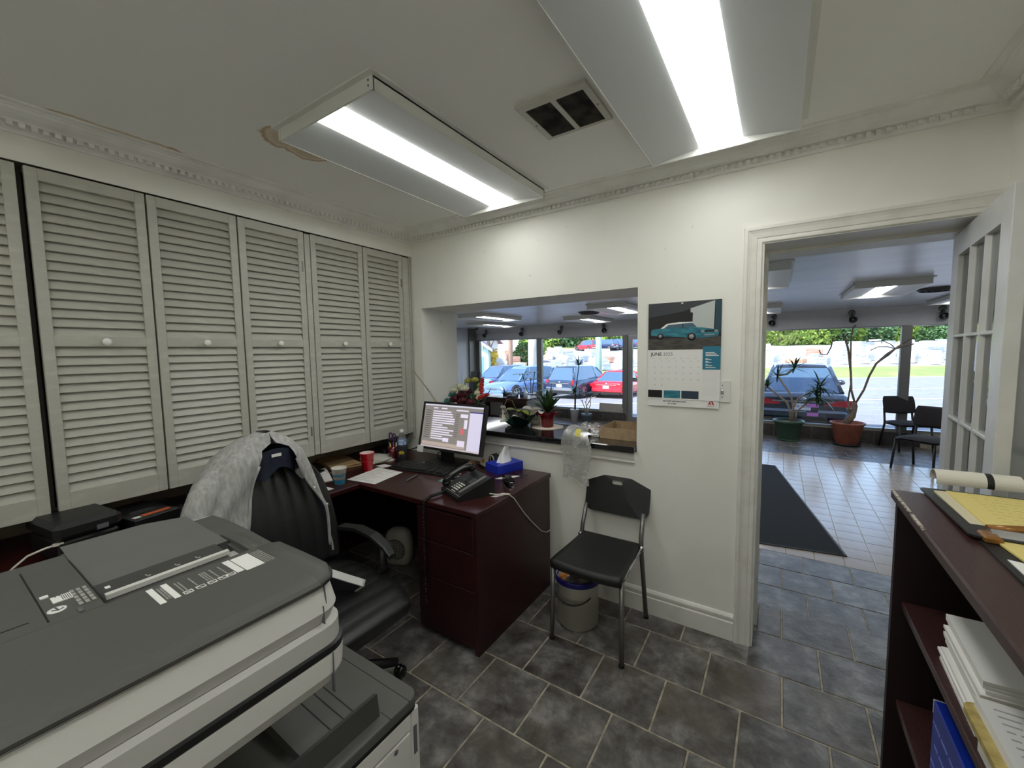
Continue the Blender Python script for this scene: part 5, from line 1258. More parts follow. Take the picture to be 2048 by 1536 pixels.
def bagf(u, v, off):
    s = v*.50
    if s < .12: y, z = .17-s, .03+.055*math.sin(math.pi*s/.24)
    elif s < .20: q = (s-.12)/.08; y, z = .05-.075*math.sin(q*math.pi/2), .085-.055*(1-math.cos(q*math.pi/2))
    else: y, z = -.025-.01*(s-.2), .03-(s-.20)*.87
    w_ = .055+.038*min(1, max(0, v-.12)/.35); x = (u-.5)*2*w_-.035*(1-v)*max(0, .5-v)
    return (x+.008*math.sin(9*v+3*u), y+off*math.sin(math.pi*u)+.006*math.sin(14*u+11*v)*math.sin(math.pi*u), z+.006*math.sin(10*u+3*v)-.022*u*v*v+.012*math.sin(5*u)*v*v)
obj('front_film', MB().grid(lambda u, v: bagf(u, v, -.016), 22, 40), M_film, t)
obj('back_film', MB().grid(lambda u, v: bagf(u, v, .004), 16, 30), M_film, t)
obj('yellow_print', MB().grid(lambda u, v: (lambda p: (p[0], p[1]-.002, p[2]))(bagf(.58+.17*u, .30+.09*v, -.016)), 4, 4), mat('bag_yellow', (216,206,96), .6), t)
# pretzels in a bag, cardboard tray
t = thing('bread_bag', 'glossy brown bread loaf in a clear bag beside the cardboard tray', 'bread', (1.475,.20,ZK+.001))
obj('loaf', MB().sph((0,0,.033), (.075,.05,.03), 20, 12), mat('crust', (128,62,30), .18, c2=(96,40,18), ns=12, coat=.6), t)
obj('wrapper', MB().grid(lambda u, v: (lambda a, r_: (r_*math.cos(a)*1.35-.02, r_*math.sin(a), .002+.075*(1-v**2)+.006*math.sin(7*a)))(2*math.pi*u, .022+.062*v+.008*math.sin(5*2*math.pi*u)*v), 30, 8), M_film, t)
M_card = mat('cardboard', (176,152,120), .75, c2=(160,136,106), ns=30)
t = thing('cardboard_tray', 'open brown cardboard tray at the right end of the counter', 'cardboard box', (1.68,.235,ZK+.001))
obj('bottom', MB().box(-.13,.125,-.13,.15,0,.003), M_card, t)
for a in ((-.13,.125,-.13,-.127), (-.13,.125,.147,.15)): obj('side', MB().box(*a, .003, .072), M_card, t)
for a in ((-.13,-.127,-.127,.147), (.122,.125,-.127,.147)): obj('side', MB().box(*a, .003, .072), M_card, t)
obj('inner_flap', MB().box(-.126,-.09,.143,.147,.003,.07).box(-.126,-.122,.07,.147,.003,.072), M_card, t)

# ================================================================== showroom lamps, spots, vents
names = [((-2.15,4.03),'showroom ceiling lamp nearest the pass-through at its left end'), ((-3.35,5.75),'farthest showroom ceiling lamp in the left corner'), ((-.93,5.9),'showroom ceiling lamp in the middle of the pass-through view'), ((.33,4.12),'showroom ceiling lamp at the right end of the pass-through view'),
    ((2.25,2.25),'showroom ceiling lamp cut by the left door jamb, nearer one'), ((2.19,5.95),'showroom ceiling lamp cut by the left door jamb, farther one'), ((3.46,4.06),'showroom ceiling lamp in the middle of the doorway view'), ((4.70,5.98),'showroom ceiling lamp half hidden by the open glazed door')]
for (x, y), lab in names: ceiling_lamp((x,y,ZS), lab, 'showroom ceiling lamps', M_lens2, .07, .61, 1.22, False)
sp0 = None
spots = [(-4.67,'leftmost'), (-3.44,'second'), (-2.24,'third'), (-1.11,'fourth'), (2.38,'fifth'), (3.56,'sixth'), (4.72,'seventh')]
for i, (x, nth) in enumerate(spots):
    lab = 'dark adjustable spotlight over the shop windows, %s from the left' % nth
    if sp0 is None:
        sp0 = thing('spotlight', lab, 'spotlight', (x,YW-.06,2.16), 0, 'spotlights over the shop windows')
        obj('canopy', MB().lathe([(.0001,.02),(.05,.018),(.052,0)], 18, M=TR(0,0,0,90,0,0)), M_grey, sp0)
        obj('arm', MB().tube([(0,-.01,0),(.02,-.05,-.05),(.015,-.07,-.08)], .010, 8), M_grey, sp0)
        obj('lamp_head', MB().lathe([(.0001,.09),(.035,.085),(.04,.04),(.055,.0),(.062,-.025),(.056,-.026),(.045,-.01)], 20, M=TR(0,-.08,-.12,-62,-8,0)), M_grey, sp0)
        obj('reflector_cup', MB().lathe([(.058,-.024),(.062,-.030),(.056,-.030),(.038,.005),(.0001,.012)], 20, M=TR(0,-.08,-.12,-62,-8,0)), M_black, sp0)
        obj('bulb', MB().sph((0,-.078,-.122), .022, 10, 8), mat('bulb_grey', (120,120,118), .2), sp0)
    else: dup(sp0, (x,YW-.06,2.16), (0,12,-10,25,-20,5,0)[i], lab)
for x, y, lab in ((4.08,4.72,'round dark ceiling diffuser seen through the doorway'), (-.40,4.63,'round dark ceiling diffuser seen through the pass-through')):
    t = thing('ceiling_diffuser', lab, 'vent', (x,y,ZS), 0, 'showroom ceiling diffusers')
    for r_ in (.19,.135,.08): obj('ring', MB().lathe([(r_,-.004),(r_-.03,-.035),(r_-.034,-.033),(r_-.004,-.002)], 28), mat('diffuser_dark', (70,68,68), .5), t)
    obj('core', MB().lathe([(.0001,-.03),(.04,-.028),(.045,-.01)], 20), M_black, t); obj('plate', MB().lathe([(.0001,-.003),(.195,-.003),(.2,0)], 28), M_dark, t)
t = thing('security_camera', 'tiny black dome camera in the left corner of the showroom ceiling', 'camera', (-4.75,6.9,ZS))
obj('dome', MB().sph((0,0,-.03), .035, 12, 8), M_blackg, t); obj('base', MB().lathe([(.045,0),(.045,-.02),(.03,-.03)], 16), M_grey, t)

# ================================================================== showroom furniture
t = thing('showroom_desk', 'mahogany desk by the shop window seen through the pass-through', 'desk', (-2.5,5.3,FS))
obj('desk_top', MB().box(-.95,.58,-.32,.33,.72,.752,b=.004), M_mahogx, t)
obj('end_panel', MB().box(.52,.545,-.29,.3,0,.72), mat('laminate_grey', (112,106,106), .4), t)
obj('end_panel', MB().box(-.92,-.895,-.29,.3,0,.72), M_mahogz, t)
obj('modesty_panel', MB().box(-.895,.52,.2,.22,.2,.72), M_mahogz, t)
obj('apron', MB().box(-.895,.52,-.30,-.285,.64,.72), M_mahogz, t)
ZT = FS+.752
t = thing('glass_bottle', 'small clear bottle standing at the right end of the showroom desk', 'bottle', (-2.1,5.18,ZT))
obj('bottle', MB().lathe([(.0001,.0),(.045,.0),(.045,.11),(.018,.16),(.016,.21),(.02,.215)], 20), mat('bottle_glass', (206,214,220), .1, trans=.5, alpha=.7), t)
t = thing('desk_phone', 'black desk telephone on the showroom desk', 'telephone', (-2.42,5.15,ZT), 10)
obj('body', MB().prism([(-.1,0),(.1,0),(.1,.07),(-.1,.03)], 0, -.1, .1), M_black, t); obj('handset', MB().tube([(-.07,-.09,.07),(-.07,0,.095),(-.07,.09,.10)], [.025,.016,.025], 8), M_blackg, t)
tag(obj('ledger_sheet', MB().box(-.18,.18,-.12,.12,0,.004), M_paper), 'white sheet on the left half of the showroom desk', 'paper').location = (-2.95,5.15,ZT)
t = thing('sanitizer_jar', 'small blue jar beside the bottle on the showroom desk', 'jar', (-2.28,5.32,ZT))
obj('jar', MB().lathe([(.0001,0),(.05,0),(.05,.08),(.04,.09)], 16), mat('jar_blue', (70,92,120), .3), t); obj('lid', MB().lathe([(.042,.09),(.042,.105),(.0001,.106)], 16), M_black, t)
t = thing('notice_board', 'grey plastic chair back standing under the showroom desk', 'chair', (-3.0,5.35,FS), -8)
obj('panel', MB().rrect(-.2,.2,-.012,.012,.28,.66,.01), mat('chair_grey', (140,138,138), .5), t); obj('frame', MB().tube([(-.17,.02,0),(-.17,.02,.5)], .012, 6).tube([(.17,.02,0),(.17,.02,.5)], .012, 6), M_black, t)
t = thing('task_chair', 'black high backed office chair in the left corner of the showroom', 'chair', (-4.35,6.2,FS), -30)
obj('backrest', MB().rrect(-.26,.26,-.04,.04,0,.66,.03, M=TR(0,0,.58,-6,0,0)), M_leather, t); obj('seat', MB().rrect(-.25,.25,-.5,.0,.43,.52,.06,b=.02), M_leather, t)
obj('column', MB().tube([(0,-.25,.06),(0,-.25,.43)], .03, 10), M_black, t)
for i in range(5): obj('base_leg', MB().tube([(0,-.25,.09),(.3*math.cos(R(72*i)),-.25+.3*math.sin(R(72*i)),.04)], .022, 6), M_black, t)
# snake plant
rng = random.Random(5)
t = thing('snake_plant', 'tall snake plant rising behind the flower bouquet', 'potted plant', (-2.98,4.4,FS))
obj('pot', MB().lathe([(.0001,0),(.15,0),(.19,.30),(.2,.30),(.2,.33),(.17,.33),(.0001,.29)], 24), mat('pot_charcoal', (58,56,54), .6), t)
for i in range(13):
    a = rng.uniform(0, 6.28); r_ = rng.uniform(.02,.12); e = R(rng.uniform(68,88)); mb = MB()
    blade(mb, (r_*math.cos(a), r_*math.sin(a), .3), (math.cos(a)*math.cos(e), math.sin(a)*math.cos(e), math.sin(e)), rng.uniform(.7,1.05), .036, .05, 7, .25, a+1.57); obj('leaf', mb, M_leafd, t)
mb = MB(); blade(mb, (.05,-.02,.3), (.55,-.1,.7), .95, .03, .0, 7); obj('leaf', mb, M_leafd, t)
# umbrella plant behind the desk
t = thing('umbrella_plant', 'dark leaved umbrella plant behind the showroom desk', 'potted plant', (-2.42,5.95,FS))
obj('pot', MB().lathe([(.0001,0),(.13,0),(.17,.26),(.18,.26),(.18,.3),(.15,.3),(.0001,.26)], 24), mat('pot_blue', (84,106,130), .4), t)
for k, (x, y, z) in enumerate(((0,0,1.1), (-.16,.02,1.2), (.17,-.02,1.0), (.05,.05,1.25), (-.06,-.06,.9), (.2,.03,.82))):
    obj('stem', MB().tube([(0,0,.26),(x*.75,y*.5,z*.7),(x*1.5,y,z)], .009, 6), M_stem, t)
    for i in range(8):
        a = R(45*i+k*17); mb = MB(); blade(mb, (x*1.5,y,z), (math.cos(a), math.sin(a), .35), .27, .04, .6, 5); obj('leaf', mb, M_leafd, t)
t = thing('fern_plant', 'low arching plant on the showroom desk', 'potted plant', (-2.8,5.42,ZT))
obj('pot', MB().lathe([(.0001,0),(.05,0),(.06,.07),(.055,.07),(.0001,.06)], 16), M_black, t)
rosette('leaf', t, M_leafd, (0,0,.06), 14, .25, .012, .9, rng, (10,60))
# dracaena in white bucket, plant in grey-blue pot
t = thing('dracaena', 'slim dracaena in a white plastic pot by the window', 'potted plant', (-1.78,7.0,FS))
obj('pot', MB().lathe([(.0001,0),(.085,0),(.105,.275),(.112,.28),(.112,.295),(.10,.295),(.0001,.26)], 24), mat('pot_white', (226,226,226), .35), t)
obj('stem', MB().tube([(0,0,.2),(.01,0,.5),(.0,0,.70)], [.014,.012,.011], 8), M_stem, t)
obj('stem', MB().tube([(.02,.01,.2),(.03,.02,.8),(.10,.0,1.2),(.12,.0,1.38)], [.013,.012,.011,.010], 8), mat('stem_dark', (58,48,46), .7), t)
rosette('leaf', t, M_leaf, (0,0,.70), 20, .27, .017, .7, rng, (10,80)); rosette('leaf', t, M_leafd, (.12,0,1.38), 16, .24, .014, .6, rng, (5,80))
t = thing('succulent_tree', 'leggy bare stemmed plant in a grey blue pot by the window', 'potted plant', (-1.40,6.88,FS))
obj('pot', MB().lathe([(.0001,0),(.105,0),(.105,.03),(.115,.035),(.122,.16),(.13,.165),(.13,.225),(.118,.225),(.0001,.19)], 24), mat('pot_greyblue', (88,104,112), .5), t)
obj('saucer', MB().lathe([(.0001,0),(.12,0),(.125,.03),(.115,.03)], 24), mat('pot_greyblue', (88,104,112)), t)
for p in ([(0,0,.18),(.01,0,.36),(-.03,0,.5),(.02,.01,.62)], [(.02,0,.18),(.05,0,.33),(.1,0,.45),(.09,.0,.55)], [(-.02,0,.2),(.0,0,.42),(.10,0,.58),(.12,0,.66)], [(-.02,0,.2),(-.05,0,.36),(-.12,.0,.52)]):
    obj('stem', MB().tube(p, .011, 6), mat('stem_pale', (176,166,150), .6), t)
rosette('leaf', t, M_leaf, (-.12,0,.52), 7, .12, .010, .6, rng); rosette('leaf', t, mat('leaf_striped', (120,118,84), .5, c2=(60,60,40), ns=40), (.32,0,.69), 9, .13, .016, .9, rng)
obj('stem', MB().tube([(.12,0,.66),(.22,0,.70),(.32,0,.69)], .008, 6), mat('stem_pale', (176,166,150)), t)
tag(obj('cardboard_sheet', MB().box(-.30,.30,-.006,.006,0,.205, M=TR(rx=-8)), mat('panel_grey', (176,170,160), .7, c2=(160,154,146), ns=6)), 'grey cardboard panel leaning on the shop window sill', 'panel').location = (-.925,YW-.055,.05)
# door mat
t = thing('floor_mat', 'long black entrance mat on the showroom tiles behind the doorway', 'mat', (2.0,3.3,FS))
MP = [(-1.0,-1.555),(.40,-1.49),(1.013,-1.395),(.483,1.45),(-1.0,1.40)]
obj('pile', MB().prism(MP, 2, .0005, .008), mat('mat_black', (26,26,27), .95, bump=.5, bs=700), t)
obj('rubber_edge', MB().tube([(p[0],p[1],.003) for p in MP[1:4]], .010, 6), mat('mat_edge', (70,72,74), .6), t)
# planters in the doorway view
t = thing('yucca_planter', 'leggy yucca in a green plastic pot by the shop window', 'potted plant', (2.67,6.93,FS))
M_gpot = mat('pot_green', (64,92,74), .4)
obj('pot', MB().lathe([(.0001,0),(.155,.0),(.16,.01),(.225,.33),(.245,.335),(.25,.36),(.25,.385),(.225,.385),(.215,.34),(.0001,.33)], 32), M_gpot, t)
obj('saucer', MB().lathe([(.0001,0),(.17,0),(.18,.025),(.168,.028)], 32), M_gpot, t)
obj('soil', MB().lathe([(.0001,.345),(.215,.342)], 24), mat('soil', (86,70,54), .9, c2=(140,122,96), ns=40), t)
M_yst = mat('yucca_stem', (168,152,130), .7, c2=(140,124,104), ns=20, stretch=(1,1,6))
heads = []
for p in ([(.03,0,.33),(.02,0,.55),(-.04,0,.72),(-.22,0,.88),(-.36,0,1.0)], [(.06,0,.33),(.07,0,.62),(.02,0,.86),(-.14,.0,1.12),(-.2,0,1.22)], [(.05,0,.33),(.06,.02,.60),(.14,.02,.80),(.30,.02,.90),(.46,.02,1.02)], [(.1,0,.33),(.12,0,.55),(.25,-.02,.70),(.42,-.02,.84)], [(-.2,0,1.22),(-.05,0,1.25),(.06,0,1.36)]):
    obj('stem', MB().tube(p, [.016]*(len(p)-1)+[.013], 8), M_yst, t); heads.append(p[-1])
for hd, n, l in ((heads[1], 24, .24), (heads[2], 44, .32), (heads[3], 44, .32), (heads[4], 30, .26), (heads[0], 16, .2)):
    rosette('leaf', t, M_leafd, hd, n, l, .017, .9 if n > 30 else .3, rng, (-20,75))
t = thing('frangipani_planter', 'bare branching tree in a fluted terracotta pot by the shop window', 'potted plant', (3.54,6.93,FS))
M_terra = mat('terracotta_plastic', (168,100,78), .5, c2=(152,88,68), ns=8)
obj('pot', MB().lathe([(.0001,.02),(.155,.02),(.165,.03),(.205,.27),(.215,.275),(.222,.36),(.25,.385),(.252,.41),(.235,.415),(.215,.37),(.0001,.36)], 64, flute=.022, nf=16), M_terra, t)
obj('saucer', MB().lathe([(.0001,0),(.19,0),(.2,.04),(.188,.04)], 32), M_black, t)
obj('soil', MB().lathe([(.0001,.365),(.21,.36)], 24), mat('soil', (86,70,54)), t)
M_bark = mat('bark_grey', (142,126,108), .8, c2=(112,98,84), ns=14)
M_twig = mat('twig_dark', (92,76,70), .8)
obj('trunk', MB().tube([(-.10,0,.36),(.0,0,.42),(.06,0,.52),(.09,0,.70),(.08,0,.78)], [.03,.055,.05,.04,.03], 10).tube([(.06,0,.5),(.02,0,.62),(-.01,0,.8)], [.03,.022,.016], 8), M_bark, t)
for p, r_ in (([(.08,0,.78),(.03,0,.98),(.01,0,1.3),(-.04,0,1.7),(-.095,0,1.92)], .017), ([(-.01,0,.8),(.02,0,1.1),(.0,0,1.5),(-.01,0,1.9),(.01,0,2.08),(.05,0,2.12)], .013), ([(-.095,0,1.92),(-.16,0,1.94),(-.26,0,1.9),(-.28,0,1.75),(-.33,0,1.62),(-.42,.02,1.62),(-.45,.02,1.70)], .009), ([(-.095,0,1.92),(-.06,0,1.98),(-.0,0,1.97)], .008),
      ([(.09,0,.74),(.20,0,1.0),(.26,0,1.24),(.34,0,1.45),(.48,0,1.62),(.66,0,1.78)], .017), ([(.34,0,1.45),(.5,.02,1.60),(.58,.02,1.70),(.8,.02,1.78)], .011), ([(.58,.02,1.70),(.48,.02,1.74),(.36,.02,1.74),(.26,.02,1.68)], .007), ([(.58,.02,1.70),(.52,.03,1.78),(.42,.03,1.84),(.2,.03,1.83)], .007), ([(.66,0,1.78),(.78,0,1.88)], .008)):
    obj('branch', MB().tube(p, r_, 7), M_twig if r_ < .012 else M_bark, t)
# visitor chairs
M_fabric = mat('chair_fabric', (44,42,44), .9, bump=.3, bs=500)
def visitor_chair(loc, rz, label):
    t = thing('visitor_chair', label, 'chair', loc, rz, 'black visitor chairs in the showroom')
    def pad(u, v): a = (u-.5)*2; b_ = (v-.5)*2; return (.235*a*(1-.10*abs(b_)**6), -.24+.46*v, .45+.035*(1-abs(a)**4)*(1-abs(b_)**4))
    mb = MB().grid(pad, 14, 14); obj('seat', mb.grid(lambda u, v: (lambda p: (p[0], p[1], .885-p[2]))(pad(u, v)), 14, 14), M_fabric, t)
    def bk(u, v, o):
        a = (u-.5)*2; z = .60+.28*v; k = 1-.10*abs(2*v-1)**4
        return (.235*a*k, .23+.07*v+.05*a*a*-1+o*(1-abs(a)**4)*(1-abs(2*v-1)**4), z-.02*(1-v)*(1-a*a))
    obj('backrest', MB().grid(lambda u, v: bk(u, v, -.02), 16, 10).grid(lambda u, v: bk(u, v, .025), 16, 10), M_fabric, t)
    for s in (-1, 1):
        obj('leg', MB().tube([(s*.215,-.21,.43),(s*.235,-.25,0)], [.017,.015], 8), M_black, t)
        obj('leg', MB().tube([(s*.2,.24,.68),(s*.205,.20,.46),(s*.215,.18,.40),(s*.235,.27,0)], .016, 8), M_black, t)
    obj('seat_frame', MB().tube([(-.215,-.2,.425),(.215,-.2,.425),(.21,.19,.42),(-.21,.19,.42),(-.215,-.2,.425)], .013, 6), M_black, t)
    return t
visitor_chair((4.32,6.98,FS), 20, 'black visitor chair farthest back, against the window curb')
visitor_chair((4.22,5.50,FS), -38, 'black visitor chair in front, half behind the glazed door')
visitor_chair((4.72,5.0,FS), -75, 'black visitor chair nearly hidden by the open glazed door')
# ================================================================== outside
FW = Vector((-.549,.836,0)); RT = Vector((.836,.549,0)); CP = Vector((2.5027,-2.3628,0))
def gz(D):
    pts = ((0,-.36),(9.4,-.38),(21,-.98),(24,-1.05),(34.5,-1.05),(36,-.95),(42,-.6),(60,1.0),(90,3.6),(130,8.5),(200,14))
    for (a, za), (b_, zb) in zip(pts, pts[1:]):
        if D <= b_: return za+(zb-za)*(D-a)/(b_-a)
    return 14
def spot(D, t_): p = CP+FW*D+RT*(D*t_); return Vector((p.x, p.y, gz(D)))
M_asph = mat('asphalt_pale', (142,144,148), .85, c2=(128,130,134), ns=2, bump=.3, bs=60)
M_grass = mat('grass', (118,140,72), .95, c2=(148,150,92), ns=.6, nd=8, bump=.4, bs=20)
M_yard = mat('yard_gravel', (168,170,172), .95, c2=(146,148,150), ns=.5, nd=8)
def ground(name, D0, D1, n, m_, t0=-.9, t1=1.7, dz=0):
    def f(u, v):
        D = D0+(D1-D0)*u; T_ = t0+(t1-t0)*v; L_ = T_*max(D1, 40)*1.0
        p = CP+FW*D+RT*L_; return (p.x, p.y, gz(D)+dz)
    o = struct(name, MB().grid(f, n, 12), m_); return o
mb = MB()
def lot(u, v):
    D = -2+36.6*u; L_ = -60+150*v; p = CP+FW*D+RT*L_
    return (p.x, p.y, gz(max(D, 0)))
def clipped_grid():
    vs = [lot(i/60, j/60) for i in range(61) for j in range(61)]
    q = MB(); q.add(vs, [(i*61+j, (i+1)*61+j, (i+1)*61+j+1, i*61+j+1) for i in range(60) for j in range(60) if min(vs[a][1] for a in (i*61+j, (i+1)*61+j, (i+1)*61+j+1, i*61+j+1)) > 6.0], 0, True)
    return q
struct('ground_lot', clipped_grid(), M_asph)
struct('ground_apron', MB().box(-30,40,YW+.12,9.6,-.75,-.352), M_asph)
ground('ground_verge', 34.4, 42.5, 6, M_grass)
ground('ground_yard', 42.4, 71, 14, M_yard)
ground('ground_hill', 70.8, 200, 10, M_grass)
# road edge lines
M_line = mat('road_paint', (232,232,228), .7)
for i, D in enumerate((17.8,24.5,33.6)):
    q = MB()
    for k in range(30):
        a, b_ = -40+4*k, -40+4*(k+1)
        ps = [CP+FW*(D+dd)+RT*L_ for dd, L_ in ((0,a),(.25,a),(.25,b_),(0,b_))]
        if min(p.y for p in ps) < 8.2: continue
        q.add([(p.x, p.y, gz(D)+.012) for p in ps], [(0,1,2,3)])
    struct('trim_%d' % (30+i), q, M_line)
# ------------------------------------------------------------------ cars
M_tyre = mat('tyre', (28,28,29), .8); M_rim = mat('alloy', (176,178,182), .3, metal=.8); M_cglass = mat('car_glass', (70,96,120), .08, spec=.8, coat=.5)
M_tail = mat('tail_lamp', (186,24,40), .15, coat=.6); M_head = mat('head_lamp', (220,226,232), .1, coat=.6); M_plate = mat('licence_plate', (226,228,232), .5)
def car(name, label, loc, heading, paint, kind='sedan', L_=4.8, W_=1.86, H=1.46, trim=M_chrome, grp='cars parked outside'):
    """local +y is the front; built on the ground at z = 0"""
    t = thing(name, label, 'car', loc, heading, grp)
    mp = mat('paint_%d_%d_%d' % paint, paint, .22, coat=.8, spec=.6)
    h = L_/2; w = W_/2
    suv = kind == 'suv'
    zb = .95 if suv else .88; zs = .24 if suv else .19
    st = [(-h,.86,zs+.22,zb-.10), (-h+.12,.96,zs+.05,zb-.01), (-h+.6,1,zs,zb), (-.2,1,zs,zb+.01), (h-1.5,1,zs,zb-.0), (h-.9,.99,zs,zb-.07), (h-.3,.94,zs+.03,zb-.16), (h,.80,zs+.14,zb-.30)]
    rings = []
    for y, k, a, b_ in st:
        ww = w*k; hh = b_-a
        rings.append([(-ww*.9,y,a),(-ww,y,a+.2*hh),(-ww*1.0,y,a+.62*hh),(-ww*.955,y,a+.92*hh),(-ww*.86,y,b_),(0,y,b_+.025),(ww*.86,y,b_),(ww*.955,y,a+.92*hh),(ww*1.0,y,a+.62*hh),(ww,y,a+.2*hh),(ww*.9,y,a)])
    obj('body', MB().loft(rings), mp, t)
    if suv: gs = [(-h+.10,.80,zb-.03,zb+.02), (-h+.42,.82,zb,H-.06), (-h+.95,.82,zb,H), (.15,.82,zb,H-.02), (h-2.0,.82,zb,H-.12), (h-1.22,.84,zb-.01,zb+.02)]
    else: gs = [(-h+.55,.80,zb-.01,zb+.02), (-h+1.35,.80,zb,H-.06), (-h+1.9,.80,zb,H), (.2,.80,zb,H-.01), (h-2.15,.80,zb,H-.10), (h-1.25,.84,zb-.01,zb+.02)]
    rings = []; roof = []
    for y, k, a, b_ in gs:
        ww = w*k; tw = ww-(b_-a)*.28
        rings.append([(-ww*1.08,y,a),(-tw,y,b_),(tw,y,b_),(ww*1.08,y,a)])
        if b_ > zb+.2: roof.append([(-tw*1.01,y,b_-.03),(-tw*.9,y,b_+.018),(0,y,b_+.035),(tw*.9,y,b_+.018),(tw*1.01,y,b_-.03),(0,y,b_-.01)])
    obj('window_band', MB().loft(rings, smooth=False), M_cglass, t)
    obj('roof', MB().loft(roof), mp, t)
    for s in (-1, 1):
        g0, g1, g3, g4, g5 = gs[0], gs[1], gs[3], gs[-2], gs[-1]
        def edge(g, f): ww = w*g[1]; tw = ww-(g[3]-g[2])*.28; return (s*(ww*1.08+(tw-ww*1.08)*f)*1.005, g[0], g[2]+(g[3]-g[2])*f)
        obj('pillar', MB().tube([edge(g0,.5), edge(g1,1)], .05, 6), mp, t); obj('pillar', MB().tube([edge(g5,.5), edge(g4,1)], .04, 6), mp, t)
        obj('pillar', MB().tube([(s*w*.80*1.085,.1,zb), (s*(w*.80-(H-zb)*.27),.05,H-.03)], .035, 6), mp, t)
        obj('mirror', MB().sph((s*(w+.06),h-1.75,zb+.08), (.11,.07,.075), 10, 6), mp, t)
        for y in (-h+.92, h-.92):
            r_ = .36 if suv else .33
            obj('wheel_arch', MB().lathe([(.0001,0),(r_+.06,0),(r_+.06,.012),(.0001,.012)], 20, M=TR(s*(w*.985),y,r_+.01,0,90*s,0)), M_black, t)
            wh = obj('wheel', MB().lathe([(.0001,-.1),(r_*.8,-.1),(r_,-.07),(r_,.05),(r_*.85,.075),(r_*.66,.07)], 22, M=TR(s*(w-.04),y,r_,0,90*s,0)), M_tyre, t)
            q = MB().lathe([(.0001,.05),(r_*.2,.055),(r_*.22,.03)], 12).lathe([(r_*.60,.06),(r_*.68,.072),(r_*.68,.04)], 20)
            for k in range(5): q.box(r_*.1,r_*.64,-.03,.03,.03,.055, M=TR(rz=72*k))
            for i, v in enumerate(q.v): q.v[i] = tuple(TR(s*(w-.04),y,r_,0,90*s,0) @ Vector(v))
            obj('rim', q, M_rim, wh)
        if suv: obj('tail_lamp', MB().box(s*(w-.20)-.08,s*(w-.20)+.08,-h+.0,-h+.20,zb-.34,zb+.02,b=.03), M_tail, t)
        else: obj('tail_lamp', MB().prism([(s*(w-.02),zb-.26),(s*(w-.02),zb-.10),(s*(w-.52),zb-.16),(s*(w-.50),zb-.24)], 1, -h-.012, -h+.25), M_tail, t)
        obj('head_lamp', MB().prism([(s*(w-.16),zb-.40),(s*(w-.16),zb-.25),(s*(w-.55),zb-.32),(s*(w-.5),zb-.42)], 1, h-.22, h-.02), M_head, t)
        obj('door_handle', MB().box(s*w-.012,s*w+.012,-.3,-.12,zb-.16,zb-.13).box(s*w-.012,s*w+.012,.65,.83,zb-.16,zb-.13), trim, t)
    obj('bumper', MB().box(-w*.9,w*.9,-h-.05,-h+.2,zs+.14,zs+.34,b=.05), mp if not suv else M_chrome, t)
    obj('lower_valance', MB().box(-w*.85,w*.85,-h-.02,-h+.25,zs+.0,zs+.15,b=.04), M_black, t)
    obj('rear_trim_bar', MB().box(-w*.62,w*.62,-h-.02,-h+.02,zb-.175,zb-.145), trim, t)
    obj('licence_plate', MB().box(-.17,.17,-h-.03,-h+.02,zb-.36,zb-.21,b=.004), M_plate, t)
    obj('rear_badge', MB().lathe([(.0001,0),(1,0),(1,.2),(.0001,.2)], 20, M=TR(0,-h-.012,zb-.09,90,0,0) @ Matrix.Diagonal((.085,.036,.03,1))), trim, t)
    obj('grille', MB().box(-w*.42,w*.42,h-.08,h+.03,zs+.30,zb-.33,b=.03), M_black if kind == 'sedan' else M_grey, t)
    obj('front_bumper', MB().box(-w*.82,w*.82,h-.25,h+.05,zs+.06,zs+.28,b=.06), mp, t)
    return t
ford = car('parked_car', 'black sedan with pink bumper stickers right outside the doorway window', (2.95,11.55,-.41), 0, (26,32,46), 'sedan', 4.85, 1.86, 1.50)
for z in (.60,.40): obj('bumper_sticker', MB().box(.10,.31,-2.49,-2.425,z,z+.075), mat('sticker_pink', (206,120,196), .5), ford)
text('plate_number', 'GB 5253', .085, mat('plate_blue', (70,84,110), .5), ford, TR(-.155,-2.457,.585,90,0,0), ext=.001)
car('parked_car', 'navy estate car with chrome bumper in the middle of the pass-through view', (-7.05,19.6,gz(20.5)), -6, (34,52,78), 'suv', 4.9, 1.95, 1.66)
car('parked_car', 'red coupe parked at the right of the pass-through view', (-5.0,20.7,gz(21.5)), -4, (196,22,44), 'sedan', 4.7, 1.86, 1.40)
car('parked_car', 'blue estate car facing the shop left of the window mullion', (-9.75,17.4,gz(21)), 168, (92,120,166), 'suv', 4.7, 1.85, 1.68)
car('parked_car', 'dark blue car half hidden behind the blue estate car', (-13.4,20.3,gz(24)), 172, (70,88,128), 'suv', 4.6, 1.85, 1.66)
car('parked_car', 'pale blue car at the left edge of the pass-through view', (-14.0,16.2,gz(21)), 150, (150,190,206), 'sedan', 4.6, 1.82, 1.45)
for (D, t_, hd, pnt, kd, lab) in ((66,.185,60,(190,30,44),'suv','red pickup on the hillside yard'), (67,.225,80,(46,58,92),'suv','dark van beside the red pickup on the hillside'), (68,.255,75,(70,96,140),'sedan','blue car on the hillside yard'), (70,.285,70,(50,66,100),'sedan','second dark blue car on the hillside yard')):
    p = spot(D, t_); car('parked_car', lab, p, hd, pnt, kd, 4.8, 1.9, 1.7, grp='cars on the hillside yard')
